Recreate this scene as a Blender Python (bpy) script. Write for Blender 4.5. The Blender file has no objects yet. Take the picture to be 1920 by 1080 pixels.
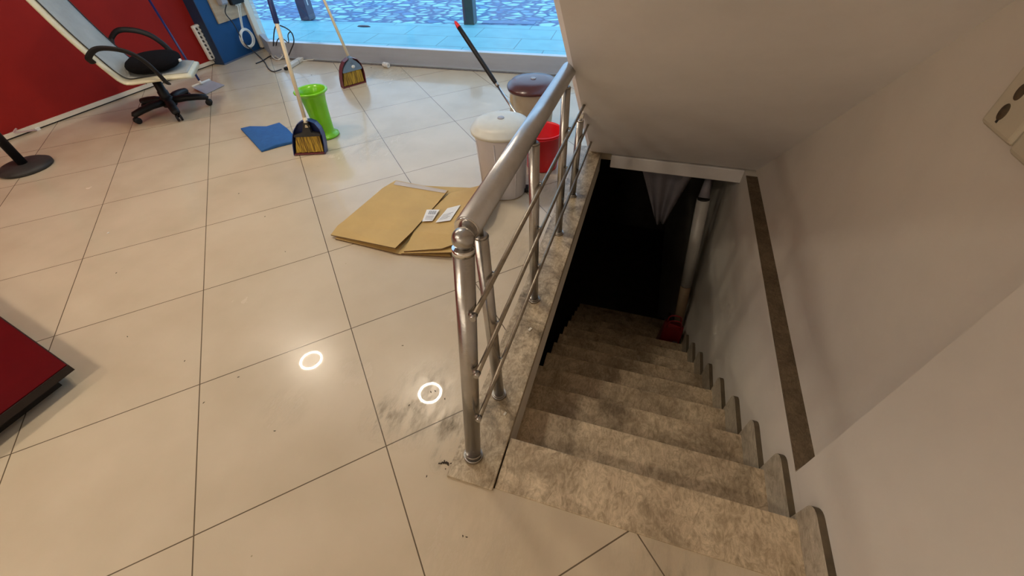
import bpy, bmesh, math, random
from math import sin, cos, pi, radians, sqrt
from mathutils import Vector, Matrix

# ------------------------------------------------------------------ camera, world, lamps, exposure
sc = bpy.context.scene
RR = Matrix(((0.95489, 0.29541, -0.03039), (0.18973, -0.68559, -0.70283), (-0.22846, 0.66536, -0.7107)))
CC = Vector((0.0, 0.0, 1.39524))
FF = 767.586
cam_data = bpy.data.cameras.new('camera')
cam_data.sensor_width = 36.0
cam_data.lens = FF / 1920.0 * 36.0
cam_data.clip_start = 0.02
cam = bpy.data.objects.new('camera', cam_data)
sc.collection.objects.link(cam)
m = Matrix.Identity(4)
for i in range(3):
    m[i][0] = RR[0][i]; m[i][1] = -RR[1][i]; m[i][2] = -RR[2][i]; m[i][3] = CC[i]
cam.matrix_world = m
sc.camera = cam

sc.view_settings.view_transform = 'Standard'
sc.view_settings.look = 'None'
sc.view_settings.gamma = 1.0
sc.view_settings.use_curve_mapping = False
sc.view_settings.exposure = 1.0

SKY = (0.44, 0.66, 0.95); SKY_STRENGTH = 1.05
LAMP_COL = (1.0, 0.865, 0.68); LAMP_STRENGTH = 185.0
world = bpy.data.worlds.new('world'); sc.world = world
world.use_nodes = True
wn = world.node_tree; wn.nodes.clear()
wo = wn.nodes.new('ShaderNodeOutputWorld'); wb = wn.nodes.new('ShaderNodeBackground')
wb.inputs[0].default_value = (*SKY, 1); wb.inputs[1].default_value = SKY_STRENGTH
wn.links.new(wb.outputs[0], wo.inputs[0])
CEIL = 2.55
LAMPS = [(-3.18, 1.915), (-1.647, 1.913), (-3.45, -1.1), (-1.9, -1.1), (-3.6, -4.1), (-2.05, -4.1), (-0.5, -4.1)]  # last entry is an added lamp that lifts the light on the soffit

# ------------------------------------------------------------------ helpers
def ray(x, y):
    return RR.transposed() @ Vector(((x - 960) / FF, (y - 540) / FF, 1.0))
def fl(x, y, z=0.0):
    d = ray(x, y); return CC + d * ((z - CC.z) / d.z)
def xp(x, y, X):
    d = ray(x, y); return CC + d * ((X - CC.x) / d.x)
def yp(x, y, Y):
    d = ray(x, y); return CC + d * ((Y - CC.y) / d.y)

def new_mat(name):
    mt = bpy.data.materials.new(name); mt.use_nodes = True
    nt = mt.node_tree
    return mt, nt, nt.nodes['Principled BSDF']

def mat(name, col, rough=0.5, metal=0.0, var=0.0, scale=8.0, bump=0.0, bscale=60.0, spec=None, col2=None, trans=0.0, alpha=1.0, stretch=None, emit=None):
    mt, nt, b = new_mat(name)
    b.inputs['Base Color'].default_value = (*col, 1)
    b.inputs['Roughness'].default_value = rough
    b.inputs['Metallic'].default_value = metal
    if spec is not None: b.inputs['Specular IOR Level'].default_value = spec
    if trans: b.inputs['Transmission Weight'].default_value = trans
    if alpha < 1: b.inputs['Alpha'].default_value = alpha
    if emit:
        b.inputs['Emission Color'].default_value = (*emit[0], 1); b.inputs['Emission Strength'].default_value = emit[1]
    tc = nt.nodes.new('ShaderNodeTexCoord'); mp = nt.nodes.new('ShaderNodeMapping')
    nt.links.new(tc.outputs['Object'], mp.inputs[0])
    if stretch: mp.inputs['Scale'].default_value = stretch
    if var or col2:
        n = nt.nodes.new('ShaderNodeTexNoise'); n.inputs['Scale'].default_value = scale; n.inputs['Detail'].default_value = 6
        n.inputs['Roughness'].default_value = 0.6
        nt.links.new(mp.outputs[0], n.inputs['Vector'])
        r = nt.nodes.new('ShaderNodeValToRGB')
        r.color_ramp.elements[0].position = 0.32; r.color_ramp.elements[1].position = 0.68
        c2 = col2 if col2 else tuple(max(0, c * (1 - var)) for c in col)
        r.color_ramp.elements[0].color = (*c2, 1); r.color_ramp.elements[1].color = (*col, 1)
        nt.links.new(n.outputs['Fac'], r.inputs[0]); nt.links.new(r.outputs[0], b.inputs['Base Color'])
    if bump:
        n2 = nt.nodes.new('ShaderNodeTexNoise'); n2.inputs['Scale'].default_value = bscale; n2.inputs['Detail'].default_value = 4
        nt.links.new(mp.outputs[0], n2.inputs['Vector'])
        bp = nt.nodes.new('ShaderNodeBump'); bp.inputs['Strength'].default_value = bump; bp.inputs['Distance'].default_value = 0.01
        nt.links.new(n2.outputs['Fac'], bp.inputs['Height']); nt.links.new(bp.outputs[0], b.inputs['Normal'])
    return mt

def link(name, me, m, parent=None):
    o = bpy.data.objects.new(name, me); sc.collection.objects.link(o)
    if m is not None:
        for mm in (m if isinstance(m, (list, tuple)) else [m]): me.materials.append(mm)
    if parent is not None: o.parent = parent
    return o

def empty(name, loc=(0, 0, 0), rotz=0.0):
    o = bpy.data.objects.new(name, None); sc.collection.objects.link(o)
    o.location = loc; o.rotation_euler = (0, 0, rotz); o.empty_display_size = 0.05
    return o

def tag(o, label=None, cat=None, group=None, kind=None):
    if label: o['label'] = label
    if cat: o['category'] = cat
    if group: o['group'] = group
    if kind: o['kind'] = kind
    return o

class MB:
    """collects shapes for ONE mesh"""
    def __init__(s): s.bm = bmesh.new()
    def box(s, a, b, bev=0.0, mi=0, M=None, seg=2):
        a = Vector(a); b = Vector(b); c = (a + b) / 2; d = b - a
        r = bmesh.ops.create_cube(s.bm, size=1.0)
        vs = r['verts']
        for v in vs: v.co = Vector((v.co.x * d.x + c.x, v.co.y * d.y + c.y, v.co.z * d.z + c.z))
        fs = set(f for v in vs for f in v.link_faces)
        for f in fs: f.material_index = mi
        if bev > 0:
            es = list(set(e for v in vs for e in v.link_edges))
            rr = bmesh.ops.bevel(s.bm, geom=es, offset=bev, segments=seg, profile=0.5, affect='EDGES')
            vs = list(set(v for f in rr['faces'] for v in f.verts) | set(v for v in vs if v.is_valid))
            for f in rr['faces']: f.material_index = mi
        if M is not None:
            for v in vs: v.co = M @ v.co
        return s
    def poly(s, pts, mi=0):
        vs = [s.bm.verts.new(p) for p in pts]; f = s.bm.faces.new(vs); f.material_index = mi; return s
    def prism(s, pts, z0, z1, mi=0, M=None, bev=0.0):
        n = len(pts)
        lo = [s.bm.verts.new((p[0], p[1], z0)) for p in pts]; hi = [s.bm.verts.new((p[0], p[1], z1)) for p in pts]
        fs = [s.bm.faces.new(lo[::-1]), s.bm.faces.new(hi)]
        for i in range(n):
            fs.append(s.bm.faces.new((lo[i], lo[(i + 1) % n], hi[(i + 1) % n], hi[i])))
        for f in fs: f.material_index = mi
        vs = lo + hi
        if bev:
            es = list(set(e for f in fs[:2] for e in f.edges))
            rr = bmesh.ops.bevel(s.bm, geom=es, offset=bev, segments=2, profile=0.5, affect='EDGES')
            vs = list(set(v for f in rr['faces'] for v in f.verts) | set(v for v in vs if v.is_valid))
        if M is not None:
            for v in vs: v.co = M @ v.co
        return s
    def tube(s, pts, r, n=16, cap=True, mi=0, flat=1.0, up=None):
        pts = [Vector(p) for p in pts]; N = len(pts)
        rs = r if isinstance(r, (list, tuple)) else [r] * N
        tang = []
        for i in range(N):
            t = (pts[min(i + 1, N - 1)] - pts[max(i - 1, 0)]); tang.append(t.normalized() if t.length > 1e-9 else Vector((0, 0, 1)))
        u = Vector(up) if up else (Vector((0, 0, 1)) if abs(tang[0].z) < 0.9 else Vector((1, 0, 0)))
        rings = []
        for i in range(N):
            t = tang[i]
            u = (u - t * u.dot(t)).normalized(); w = t.cross(u)
            rings.append([s.bm.verts.new(pts[i] + (u * cos(a) * flat + w * sin(a)) * rs[i]) for a in [2 * pi * k / n for k in range(n)]])
        for i in range(N - 1):
            for k in range(n):
                f = s.bm.faces.new((rings[i][k], rings[i][(k + 1) % n], rings[i + 1][(k + 1) % n], rings[i + 1][k])); f.smooth = True; f.material_index = mi
        if cap:
            f = s.bm.faces.new(rings[0][::-1]); f.material_index = mi
            f = s.bm.faces.new(rings[-1]); f.material_index = mi
        return s
    def lathe(s, prof, c=(0, 0, 0), n=48, mi=0, closed=False, sx=1.0, sy=1.0, sq=0.0, M=None, smooth=True):
        """prof: list of (r,z); sq>0 squarish"""
        rings = []; allv = []
        for (r, z) in prof:
            if r < 1e-6:
                v = s.bm.verts.new((c[0], c[1], c[2] + z)); rings.append([v]); allv.append(v); continue
            ring = []
            for k in range(n):
                a = 2 * pi * k / n
                q = 1.0
                if sq: 
                    p = 2 + sq
                    q = 1.0 / ((abs(cos(a)) ** p + abs(sin(a)) ** p) ** (1 / p))
                v = s.bm.verts.new((c[0] + r * q * cos(a) * sx, c[1] + r * q * sin(a) * sy, c[2] + z)); ring.append(v); allv.append(v)
            rings.append(ring)
        pairs = list(zip(rings[:-1], rings[1:]))
        if closed: pairs.append((rings[-1], rings[0]))
        for A, B in pairs:
            if len(A) == 1 and len(B) == 1: continue
            for k in range(n):
                if len(A) == 1: f = s.bm.faces.new((A[0], B[(k + 1) % n], B[k]))
                elif len(B) == 1: f = s.bm.faces.new((A[k], A[(k + 1) % n], B[0]))
                else: f = s.bm.faces.new((A[k], A[(k + 1) % n], B[(k + 1) % n], B[k]))
                f.smooth = smooth; f.material_index = mi
        if M is not None:
            for v in allv: v.co = M @ v.co
        return s
    def torus(s, c, R, r, n=40, k=10, M=None, mi=0):
        prof = [(R + r * cos(2 * pi * i / k), r * sin(2 * pi * i / k)) for i in range(k)]
        return s.lathe(prof, c, n=n, closed=True, M=M, mi=mi)
    def build(s, name, m, parent=None, smooth=None):
        bmesh.ops.recalc_face_normals(s.bm, faces=s.bm.faces[:])
        me = bpy.data.meshes.new(name); s.bm.to_mesh(me); s.bm.free()
        return link(name, me, m, parent)

def struct(name, mb, m, label=None):
    o = mb.build(name, m); o['kind'] = 'structure'
    if label: o['label'] = label
    return o
def T(x, y, z): return Matrix.Translation((x, y, z))
def Rz(a): return Matrix.Rotation(a, 4, 'Z')
def Rx(a): return Matrix.Rotation(a, 4, 'X')
def Ry(a): return Matrix.Rotation(a, 4, 'Y')
def frame(o, xdir, ydir):
    x = Vector(xdir).normalized(); z = x.cross(Vector(ydir)).normalized(); y = z.cross(x)
    M = Matrix.Identity(4)
    for i in range(3): M[i][0] = x[i]; M[i][1] = y[i]; M[i][2] = z[i]; M[i][3] = o[i]
    return M
def bez(pts, n=10):
    """Catmull-Rom through points"""
    P = [Vector(p) for p in pts]; P = [P[0] * 2 - P[1]] + P + [P[-1] * 2 - P[-2]]; out = []
    for i in range(1, len(P) - 2):
        for k in range(n):
            t = k / n
            out.append(0.5 * ((2 * P[i]) + (-P[i - 1] + P[i + 1]) * t + (2 * P[i - 1] - 5 * P[i] + 4 * P[i + 1] - P[i + 2]) * t * t + (-P[i - 1] + 3 * P[i] - 3 * P[i + 1] + P[i + 2]) * t ** 3))
    out.append(P[-2]); return out

# ------------------------------------------------------------------ materials
TA = radians(44.2276)
def tile_floor_mat():
    mt, nt, b = new_mat('polished_tiles'); N = nt.nodes.new; L = nt.links.new
    tc = N('ShaderNodeTexCoord'); mp = N('ShaderNodeMapping'); mp.vector_type = 'TEXTURE'
    mp.inputs['Location'].default_value = (-2.75895, 0.89718, 0); mp.inputs['Rotation'].default_value = (0, 0, TA)
    L(tc.outputs['Object'], mp.inputs[0])
    br = N('ShaderNodeTexBrick'); br.offset = 0.0; br.squash = 1.0
    br.inputs['Scale'].default_value = 1.0; br.inputs['Mortar Size'].default_value = 0.0021; br.inputs['Mortar Smooth'].default_value = 0.1
    br.inputs['Brick Width'].default_value = 0.6; br.inputs['Row Height'].default_value = 0.6; br.inputs['Bias'].default_value = 0
    br.inputs['Color1'].default_value = (0.60, 0.50, 0.365, 1); br.inputs['Color2'].default_value = (0.58, 0.48, 0.35, 1); br.inputs['Mortar'].default_value = (0.13, 0.095, 0.06, 1)
    L(mp.outputs[0], br.inputs['Vector'])
    n1 = N('ShaderNodeTexNoise'); n1.inputs['Scale'].default_value = 3.0; n1.inputs['Detail'].default_value = 5; L(tc.outputs['Object'], n1.inputs['Vector'])
    r1 = N('ShaderNodeValToRGB'); r1.color_ramp.elements[0].position = 0.3; r1.color_ramp.elements[1].position = 0.62
    r1.color_ramp.elements[0].color = (0.88, 0.87, 0.85, 1); r1.color_ramp.elements[1].color = (1, 1, 1, 1); L(n1.outputs['Fac'], r1.inputs[0])
    mx = N('ShaderNodeMix'); mx.data_type = 'RGBA'; mx.blend_type = 'MULTIPLY'; mx.inputs['Factor'].default_value = 1.0
    L(br.outputs['Color'], mx.inputs['A']); L(r1.outputs[0], mx.inputs['B'])
    cur = mx.outputs['Result']
    # dirt patches with streaks by the kerb and the carton
    n2 = N('ShaderNodeTexNoise'); n2.inputs['Scale'].default_value = 22; n2.inputs['Detail'].default_value = 8; n2.inputs['Roughness'].default_value = 0.7
    mp2 = N('ShaderNodeMapping'); mp2.inputs['Rotation'].default_value = (0, 0, radians(-35)); mp2.inputs['Scale'].default_value = (1.0, 0.35, 1); L(tc.outputs['Object'], mp2.inputs[0]); L(mp2.outputs[0], n2.inputs['Vector'])
    spots = [(-0.60, 0.60, 0.15, 1.2), (-0.70, 0.55, 0.10, 1.4), (-0.60, 0.70, 0.14, .9), (-0.45, 0.58, 0.09, 1.6), (-0.42, 0.47, 0.06, 1.8), (-0.50, 0.85, 0.12, .5), (-0.58, 1.15, 0.16, .35), (-0.47, 1.6, 0.2, .5), (-0.45, 2.2, .22, .6),
             (-1.09, 0.47, 0.10, 0.45), (-0.93, 0.68, 0.08, 0.4), (0.35, 0.3, 0.22, 0.8), (-0.2, 0.2, 0.25, 0.3), (-2.6, 3.9, .35, .25), (-1.9, 2.45, .3, .35)]
    acc = None
    for (x, y, r, s) in spots:
        vm = N('ShaderNodeVectorMath'); vm.operation = 'DISTANCE'; vm.inputs[1].default_value = (x, y, 0); L(tc.outputs['Object'], vm.inputs[0])
        mr = N('ShaderNodeMapRange'); mr.inputs['From Min'].default_value = r * 1.15; mr.inputs['From Max'].default_value = 0.0; mr.inputs['To Min'].default_value = 0; mr.inputs['To Max'].default_value = s
        L(vm.outputs['Value'], mr.inputs['Value'])
        if acc is None: acc = mr.outputs[0]
        else:
            ad = N('ShaderNodeMath'); ad.operation = 'MAXIMUM'; L(acc, ad.inputs[0]); L(mr.outputs[0], ad.inputs[1]); acc = ad.outputs[0]
    rr = N('ShaderNodeValToRGB'); rr.color_ramp.elements[0].position = 0.42; rr.color_ramp.elements[1].position = 0.70; L(n2.outputs['Fac'], rr.inputs[0])
    mu = N('ShaderNodeMath'); mu.operation = 'MULTIPLY'; mu.use_clamp = True; L(acc, mu.inputs[0]); L(rr.outputs[0], mu.inputs[1])
    m2 = N('ShaderNodeMix'); m2.data_type = 'RGBA'; L(mu.outputs[0], m2.inputs['Factor']); L(cur, m2.inputs['A']); m2.inputs['B'].default_value = (0.17, 0.135, 0.085, 1)
    # tiny specks everywhere
    vo = N('ShaderNodeTexVoronoi'); vo.inputs['Scale'].default_value = 7.0; L(tc.outputs['Object'], vo.inputs['Vector'])
    ls = N('ShaderNodeMath'); ls.operation = 'LESS_THAN'; ls.inputs[1].default_value = 0.018; L(vo.outputs['Distance'], ls.inputs[0])
    m3 = N('ShaderNodeMix'); m3.data_type = 'RGBA'; L(ls.outputs[0], m3.inputs['Factor']); L(m2.outputs['Result'], m3.inputs['A']); m3.inputs['B'].default_value = (0.36, 0.3, 0.2, 1)
    L(m3.outputs['Result'], b.inputs['Base Color'])
    n3 = N('ShaderNodeTexNoise'); n3.inputs['Scale'].default_value = 5; n3.inputs['Detail'].default_value = 6; L(tc.outputs['Object'], n3.inputs['Vector'])
    m4 = N('ShaderNodeMapRange'); m4.inputs['To Min'].default_value = 0.20; m4.inputs['To Max'].default_value = 0.30; L(n3.outputs['Fac'], m4.inputs['Value'])
    ad = N('ShaderNodeMath'); ad.operation = 'ADD'; L(m4.outputs[0], ad.inputs[0])
    ms = N('ShaderNodeMath'); ms.operation = 'MULTIPLY'; ms.inputs[1].default_value = 0.3; L(mu.outputs[0], ms.inputs[0]); L(ms.outputs[0], ad.inputs[1])
    L(ad.outputs[0], b.inputs['Roughness'])
    bp = N('ShaderNodeBump'); bp.inputs['Strength'].default_value = 0.4; bp.inputs['Distance'].default_value = 0.002; bp.invert = True
    L(br.outputs['Fac'], bp.inputs['Height']); L(bp.outputs[0], b.inputs['Normal'])
    b.inputs['Specular IOR Level'].default_value = 0.35
    b.inputs['Coat Weight'].default_value = 0.28; b.inputs['Coat Roughness'].default_value = 0.02; b.inputs['Coat IOR'].default_value = 1.5
    return mt

def marble_mat(name, light, dark, dirt, amount=0.5, scale=9.0, rough=0.35):
    mt, nt, b = new_mat(name); N = nt.nodes.new; L = nt.links.new
    tc = N('ShaderNodeTexCoord')
    n1 = N('ShaderNodeTexNoise'); n1.inputs['Scale'].default_value = scale; n1.inputs['Detail'].default_value = 9; n1.inputs['Roughness'].default_value = 0.68; n1.inputs['Distortion'].default_value = 1.2
    L(tc.outputs['Object'], n1.inputs['Vector'])
    r1 = N('ShaderNodeValToRGB'); e = r1.color_ramp.elements; e[0].position = 0.33; e[1].position = 0.66; e[0].color = (*dark, 1); e[1].color = (*light, 1); L(n1.outputs['Fac'], r1.inputs[0])
    n2 = N('ShaderNodeTexNoise'); n2.inputs['Scale'].default_value = scale * 0.45; n2.inputs['Detail'].default_value = 10; n2.inputs['Roughness'].default_value = 0.75; n2.inputs['Distortion'].default_value = 0.6
    mp = N('ShaderNodeMapping'); mp.inputs['Location'].default_value = (3.1, 7.7, 1.3); mp.inputs['Rotation'].default_value = (0, 0, .6); L(tc.outputs['Object'], mp.inputs[0]); L(mp.outputs[0], n2.inputs['Vector'])
    r2 = N('ShaderNodeValToRGB'); e = r2.color_ramp.elements; e[0].position = 0.47; e[1].position = 0.66; e[0].color = (0, 0, 0, 1); e[1].color = (amount,) * 3 + (1,); L(n2.outputs['Fac'], r2.inputs[0])
    mx = N('ShaderNodeMix'); mx.data_type = 'RGBA'; L(r2.outputs[0], mx.inputs['Factor']); L(r1.outputs[0], mx.inputs['A']); mx.inputs['B'].default_value = (*dirt, 1)
    n4 = N('ShaderNodeTexNoise'); n4.inputs['Scale'].default_value = scale * 4.5; n4.inputs['Detail'].default_value = 8; n4.inputs['Roughness'].default_value = 0.75; n4.inputs['Distortion'].default_value = 2.0
    mq = N('ShaderNodeMapping'); mq.inputs['Rotation'].default_value = (0, 0, 0.5); mq.inputs['Scale'].default_value = (1.0, 0.5, 1.0); L(tc.outputs['Object'], mq.inputs[0]); L(mq.outputs[0], n4.inputs['Vector'])
    r4 = N('ShaderNodeValToRGB'); e = r4.color_ramp.elements; e[0].position = 0.36; e[1].position = 0.58; e[0].color = (0.42, 0.38, 0.32, 1); e[1].color = (1, 1, 1, 1); L(n4.outputs['Fac'], r4.inputs[0])
    m5 = N('ShaderNodeMix'); m5.data_type = 'RGBA'; m5.blend_type = 'MULTIPLY'; m5.inputs['Factor'].default_value = 0.75; L(mx.outputs['Result'], m5.inputs['A']); L(r4.outputs[0], m5.inputs['B'])
    L(m5.outputs['Result'], b.inputs['Base Color'])
    b.inputs['Roughness'].default_value = rough
    bp = N('ShaderNodeBump'); bp.inputs['Strength'].default_value = 0.12; bp.inputs['Distance'].default_value = 0.003; L(n1.outputs['Fac'], bp.inputs['Height']); L(bp.outputs[0], b.inputs['Normal'])
    return mt

M_floor = tile_floor_mat()
M_curb = marble_mat('dirty_curb_marble', (0.66, 0.55, 0.39), (0.38, 0.295, 0.19), (0.10, 0.07, 0.035), 1.0, 12)
M_tread = marble_mat('worn_tread_marble', (0.72, 0.585, 0.41), (0.46, 0.355, 0.235), (0.17, 0.125, 0.072), 0.75, 9, 0.45)
M_ledge = marble_mat('grimy_ledge_stone', (0.17, 0.12, 0.07), (0.10, 0.07, 0.037), (0.05, 0.034, 0.016), 0.6, 14, 0.7)
M_skirt = marble_mat('skirting_marble', (0.60, 0.54, 0.42), (0.45, 0.39, 0.30), (0.2, .16, .1), 0.3, 6, 0.4)
M_skedge = mat('skirting_grimy_edge', (0.12, 0.088, 0.05), 0.7, var=.4, scale=20)
M_plaster = mat('off_white_plaster', (0.70, 0.65, 0.57), 0.6, var=0.10, scale=2.2, bump=0.25, bscale=9)
M_soffit = mat('soffit_plaster', (0.86, 0.82, 0.79), 0.6, var=0.12, scale=2.0, bump=0.2, bscale=7)
M_ceiling = mat('white_ceiling_paint', (0.88, 0.86, 0.82), 0.8, var=0.04)
M_red = mat('red_wall_panel', (0.27, 0.011, 0.007), 0.65, var=0.12, scale=3, spec=.2)
M_blue = mat('blue_wall_paint', (0.010, 0.07, 0.20), 0.5, var=0.12, scale=5, spec=.25)
M_base = mat('cream_baseboard', (0.72, 0.64, 0.52), 0.4, var=0.1)
M_gap = mat('dark_gap', (0.02, 0.016, 0.013), 0.8, var=.3)
M_backw = mat('back_wall_paint', (0.78, 0.74, 0.68), 0.7, var=0.08)
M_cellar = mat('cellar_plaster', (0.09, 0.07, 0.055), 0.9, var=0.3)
M_frame = mat('grey_anodised_frame', (0.42, 0.455, 0.53), 0.5, 0.1, var=0.1, scale=3, stretch=(1, 1, 8))
M_frametop = mat('pale_sill_edge', (0.55, 0.6, 0.65), 0.3, 0.4, var=.05)
M_steel = mat('brushed_steel', (0.47, 0.455, 0.44), 0.27, 1.0, var=0.12, scale=30, bump=0.05, bscale=180)
M_steel2 = mat('worn_steel', (0.47, 0.45, 0.42), 0.30, 1.0, var=0.25, scale=25)
M_barm = mat('dusty_steel_bar', (0.36, 0.315, 0.25), 0.42, 0.9, var=0.35, scale=30)
M_chrome = mat('chrome', (0.75, 0.74, 0.72), 0.14, 1.0, var=.05)
M_black = mat('black_plastic', (0.011, 0.010, 0.011), 0.5, var=0.3, spec=.25)
M_blackm = mat('worn_black_metal', (0.045, 0.042, 0.040), 0.55, 0.1, var=0.45, scale=12, spec=.3)
M_white = mat('white_plastic', (0.72, 0.70, 0.64), 0.4, var=0.06)
M_bin = mat('milky_bin_plastic', (0.62, 0.60, 0.65), 0.42, var=0.08, scale=4)
M_lid = mat('cream_bin_lid', (0.62, 0.60, 0.52), 0.42, var=0.12, scale=9)
M_brown = mat('brown_plastic', (0.085, 0.022, 0.018), 0.28, var=0.25)
M_beige = mat('beige_plastic', (0.50, 0.42, 0.29), 0.38, var=0.12)
M_redp = mat('red_plastic', (0.80, 0.008, 0.014), 0.32, var=0.12)
M_green = mat('lime_plastic', (0.20, 0.60, 0.012), 0.22, var=0.12)
M_navy = mat('navy_plastic', (0.012, 0.028, 0.14), 0.35, var=0.2)
M_blueg = mat('blue_grey_plastic', (0.16, 0.24, 0.34), 0.4, var=0.2)
M_maroon = mat('maroon_plastic', (0.16, 0.035, 0.045), 0.4, var=0.2)
M_wood = mat('cream_lacquered_stick', (0.72, 0.62, 0.44), 0.35, var=0.15, scale=8, stretch=(1, 1, .2))
M_bluecloth = mat('blue_cloth', (0.02, 0.115, 0.36), 0.9, var=0.2, scale=30, bump=0.3, bscale=300)
M_grey = mat('grey_plastic', (0.36, 0.36, 0.4), 0.4, var=0.15)
M_cable = mat('black_cable', (0.02, 0.022, 0.03), 0.5, var=.1)
M_cablew = mat('grey_white_cable', (0.72, 0.70, 0.64), 0.5, var=.15)
M_fabric = mat('black_fabric', (0.007, 0.006, 0.007), 1.0, var=0.3, bump=0.3, bscale=200, spec=.1)
M_cream = mat('cream_leatherette', (0.66, 0.60, 0.43), 0.42, var=0.15, scale=10)
M_mesh = mat('grey_mesh_fabric', (0.40, 0.40, 0.37), 0.7, var=0.2, scale=6, bump=0.2, bscale=300)
M_ply = mat('plywood', (0.52, 0.38, 0.24), 0.6, var=0.25, scale=6, stretch=(1, 1, 6))
M_paper = mat('white_paper', (0.80, 0.79, 0.76), 0.7, var=0.05)
M_ink = mat('grey_print', (0.22, 0.22, 0.24), 0.7, var=.2)
M_bollard = mat('anthracite_metal', (0.06, 0.055, 0.10), 0.45, 0.2, var=.3)
M_tube = mat('white_tube_plastic', (0.45, 0.43, 0.40), 0.35, var=0.1)
M_tan = mat('tan_card', (0.25, 0.17, 0.1), 0.6, var=0.2)
M_bag = mat('red_bag_plastic', (0.30, 0.012, 0.016), 0.35, var=0.3)
M_curtain = mat('pale_plastic_sheet', (0.24, 0.22, 0.25), 0.6, var=0.2)
M_dirt = mat('dry_dirt', (0.05, 0.035, 0.02), 0.9, var=0.5, scale=80)
M_chip = mat('plaster_chip', (0.7, 0.66, 0.56), 0.8, var=0.1)

def cardboard_mat():
    mt = mat('brown_cardboard', (0.55, 0.36, 0.125), 0.75, var=0.12, scale=5, bump=0.15, bscale=25)
    return mt
M_card = cardboard_mat()
M_cardedge = mat('cardboard_edge', (0.20, 0.115, 0.05), 0.8, var=0.4, scale=60)
M_tape = mat('packing_tape', (0.50, 0.38, 0.26), 0.2, var=0.1)

def bristle_mat():
    mt, nt, b = new_mat('straw_bristles'); N = nt.nodes.new; L = nt.links.new
    tc = N('ShaderNodeTexCoord'); mp = N('ShaderNodeMapping'); mp.inputs['Scale'].default_value = (130, 130, 4); L(tc.outputs['Object'], mp.inputs[0])
    n = N('ShaderNodeTexNoise'); n.inputs['Scale'].default_value = 1.0; n.inputs['Detail'].default_value = 3; L(mp.outputs[0], n.inputs['Vector'])
    r = N('ShaderNodeValToRGB'); e = r.color_ramp.elements; e[0].position = .38; e[1].position = .62; e[0].color = (0.16, 0.09, 0.012, 1); e[1].color = (0.55, 0.36, 0.04, 1)
    L(n.outputs['Fac'], r.inputs[0]); L(r.outputs[0], b.inputs['Base Color']); b.inputs['Roughness'].default_value = 0.7
    bp = N('ShaderNodeBump'); bp.inputs['Strength'].default_value = .6; bp.inputs['Distance'].default_value = .003; L(n.outputs['Fac'], bp.inputs['Height']); L(bp.outputs[0], b.inputs['Normal'])
    return mt
M_bristle = bristle_mat()

def glass_mat():
    mt, nt, b = new_mat('window_glass'); nt.nodes.remove(b); N = nt.nodes.new; L = nt.links.new
    out = [n for n in nt.nodes if n.type == 'OUTPUT_MATERIAL'][0]
    tr = N('ShaderNodeBsdfTransparent'); tr.inputs[0].default_value = (0.93, 0.96, 0.96, 1)
    gl = N('ShaderNodeBsdfGlossy'); gl.inputs['Roughness'].default_value = 0.0; gl.inputs['Color'].default_value = (1, 1, 1, 1)
    fr = N('ShaderNodeFresnel'); ge = N('ShaderNodeNewGeometry'); mr = N('ShaderNodeMapRange'); mr.inputs['To Min'].default_value = 1.5; mr.inputs['To Max'].default_value = 1 / 1.5; L(ge.outputs['Backfacing'], mr.inputs['Value']); L(mr.outputs[0], fr.inputs['IOR'])
    mx = N('ShaderNodeMixShader'); L(fr.outputs[0], mx.inputs[0]); L(tr.outputs[0], mx.inputs[1]); L(gl.outputs[0], mx.inputs[2]); L(mx.outputs[0], out.inputs[0])
    return mt
M_glass = glass_mat()

def cobble_mat():
    mt, nt, b = new_mat('cobbles'); N = nt.nodes.new; L = nt.links.new
    tc = N('ShaderNodeTexCoord'); mp = N('ShaderNodeMapping'); mp.inputs['Scale'].default_value = (5.2, 7.0, 1); L(tc.outputs['Object'], mp.inputs[0])
    v = N('ShaderNodeTexVoronoi'); v.feature = 'DISTANCE_TO_EDGE'; v.inputs['Scale'].default_value = 1.0; v.inputs['Randomness'].default_value = 0.75; L(mp.outputs[0], v.inputs['Vector'])
    v2 = N('ShaderNodeTexVoronoi'); v2.inputs['Scale'].default_value = 1.0; v2.inputs['Randomness'].default_value = 0.75; L(mp.outputs[0], v2.inputs['Vector'])
    r = N('ShaderNodeValToRGB'); e = r.color_ramp.elements; e[0].position = .05; e[1].position = .16; e[0].color = (0, 0, 0, 1); e[1].color = (1, 1, 1, 1); L(v.outputs['Distance'], r.inputs[0])
    n = N('ShaderNodeTexNoise'); n.inputs['Scale'].default_value = 1.3; n.inputs['Detail'].default_value = 3; L(tc.outputs['Object'], n.inputs['Vector'])
    sx = N('ShaderNodeSeparateColor'); L(v2.outputs['Color'], sx.inputs[0])
    ad = N('ShaderNodeMath'); ad.operation = 'ADD'; L(sx.outputs[0], ad.inputs[0]); L(n.outputs['Fac'], ad.inputs[1])
    r2 = N('ShaderNodeValToRGB'); e = r2.color_ramp.elements; e[0].position = .6; e[1].position = 1.15 if False else 1.0; e[0].color = (0.09, 0.27, 0.55, 1); e[1].color = (0.33, 0.80, 0.88, 1); L(ad.outputs[0], r2.inputs[0])
    mx = N('ShaderNodeMix'); mx.data_type = 'RGBA'; L(r.outputs[0], mx.inputs['Factor']); mx.inputs['A'].default_value = (0.05, 0.16, 0.36, 1); L(r2.outputs[0], mx.inputs['B'])  # stone and joint colours carry the blue cast of the daylight
    L(mx.outputs['Result'], b.inputs['Base Color']); b.inputs['Roughness'].default_value = .6
    bp = N('ShaderNodeBump'); bp.inputs['Strength'].default_value = .8; bp.inputs['Distance'].default_value = .02; L(r.outputs[0], bp.inputs['Height']); L(bp.outputs[0], b.inputs['Normal'])
    return mt
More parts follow.
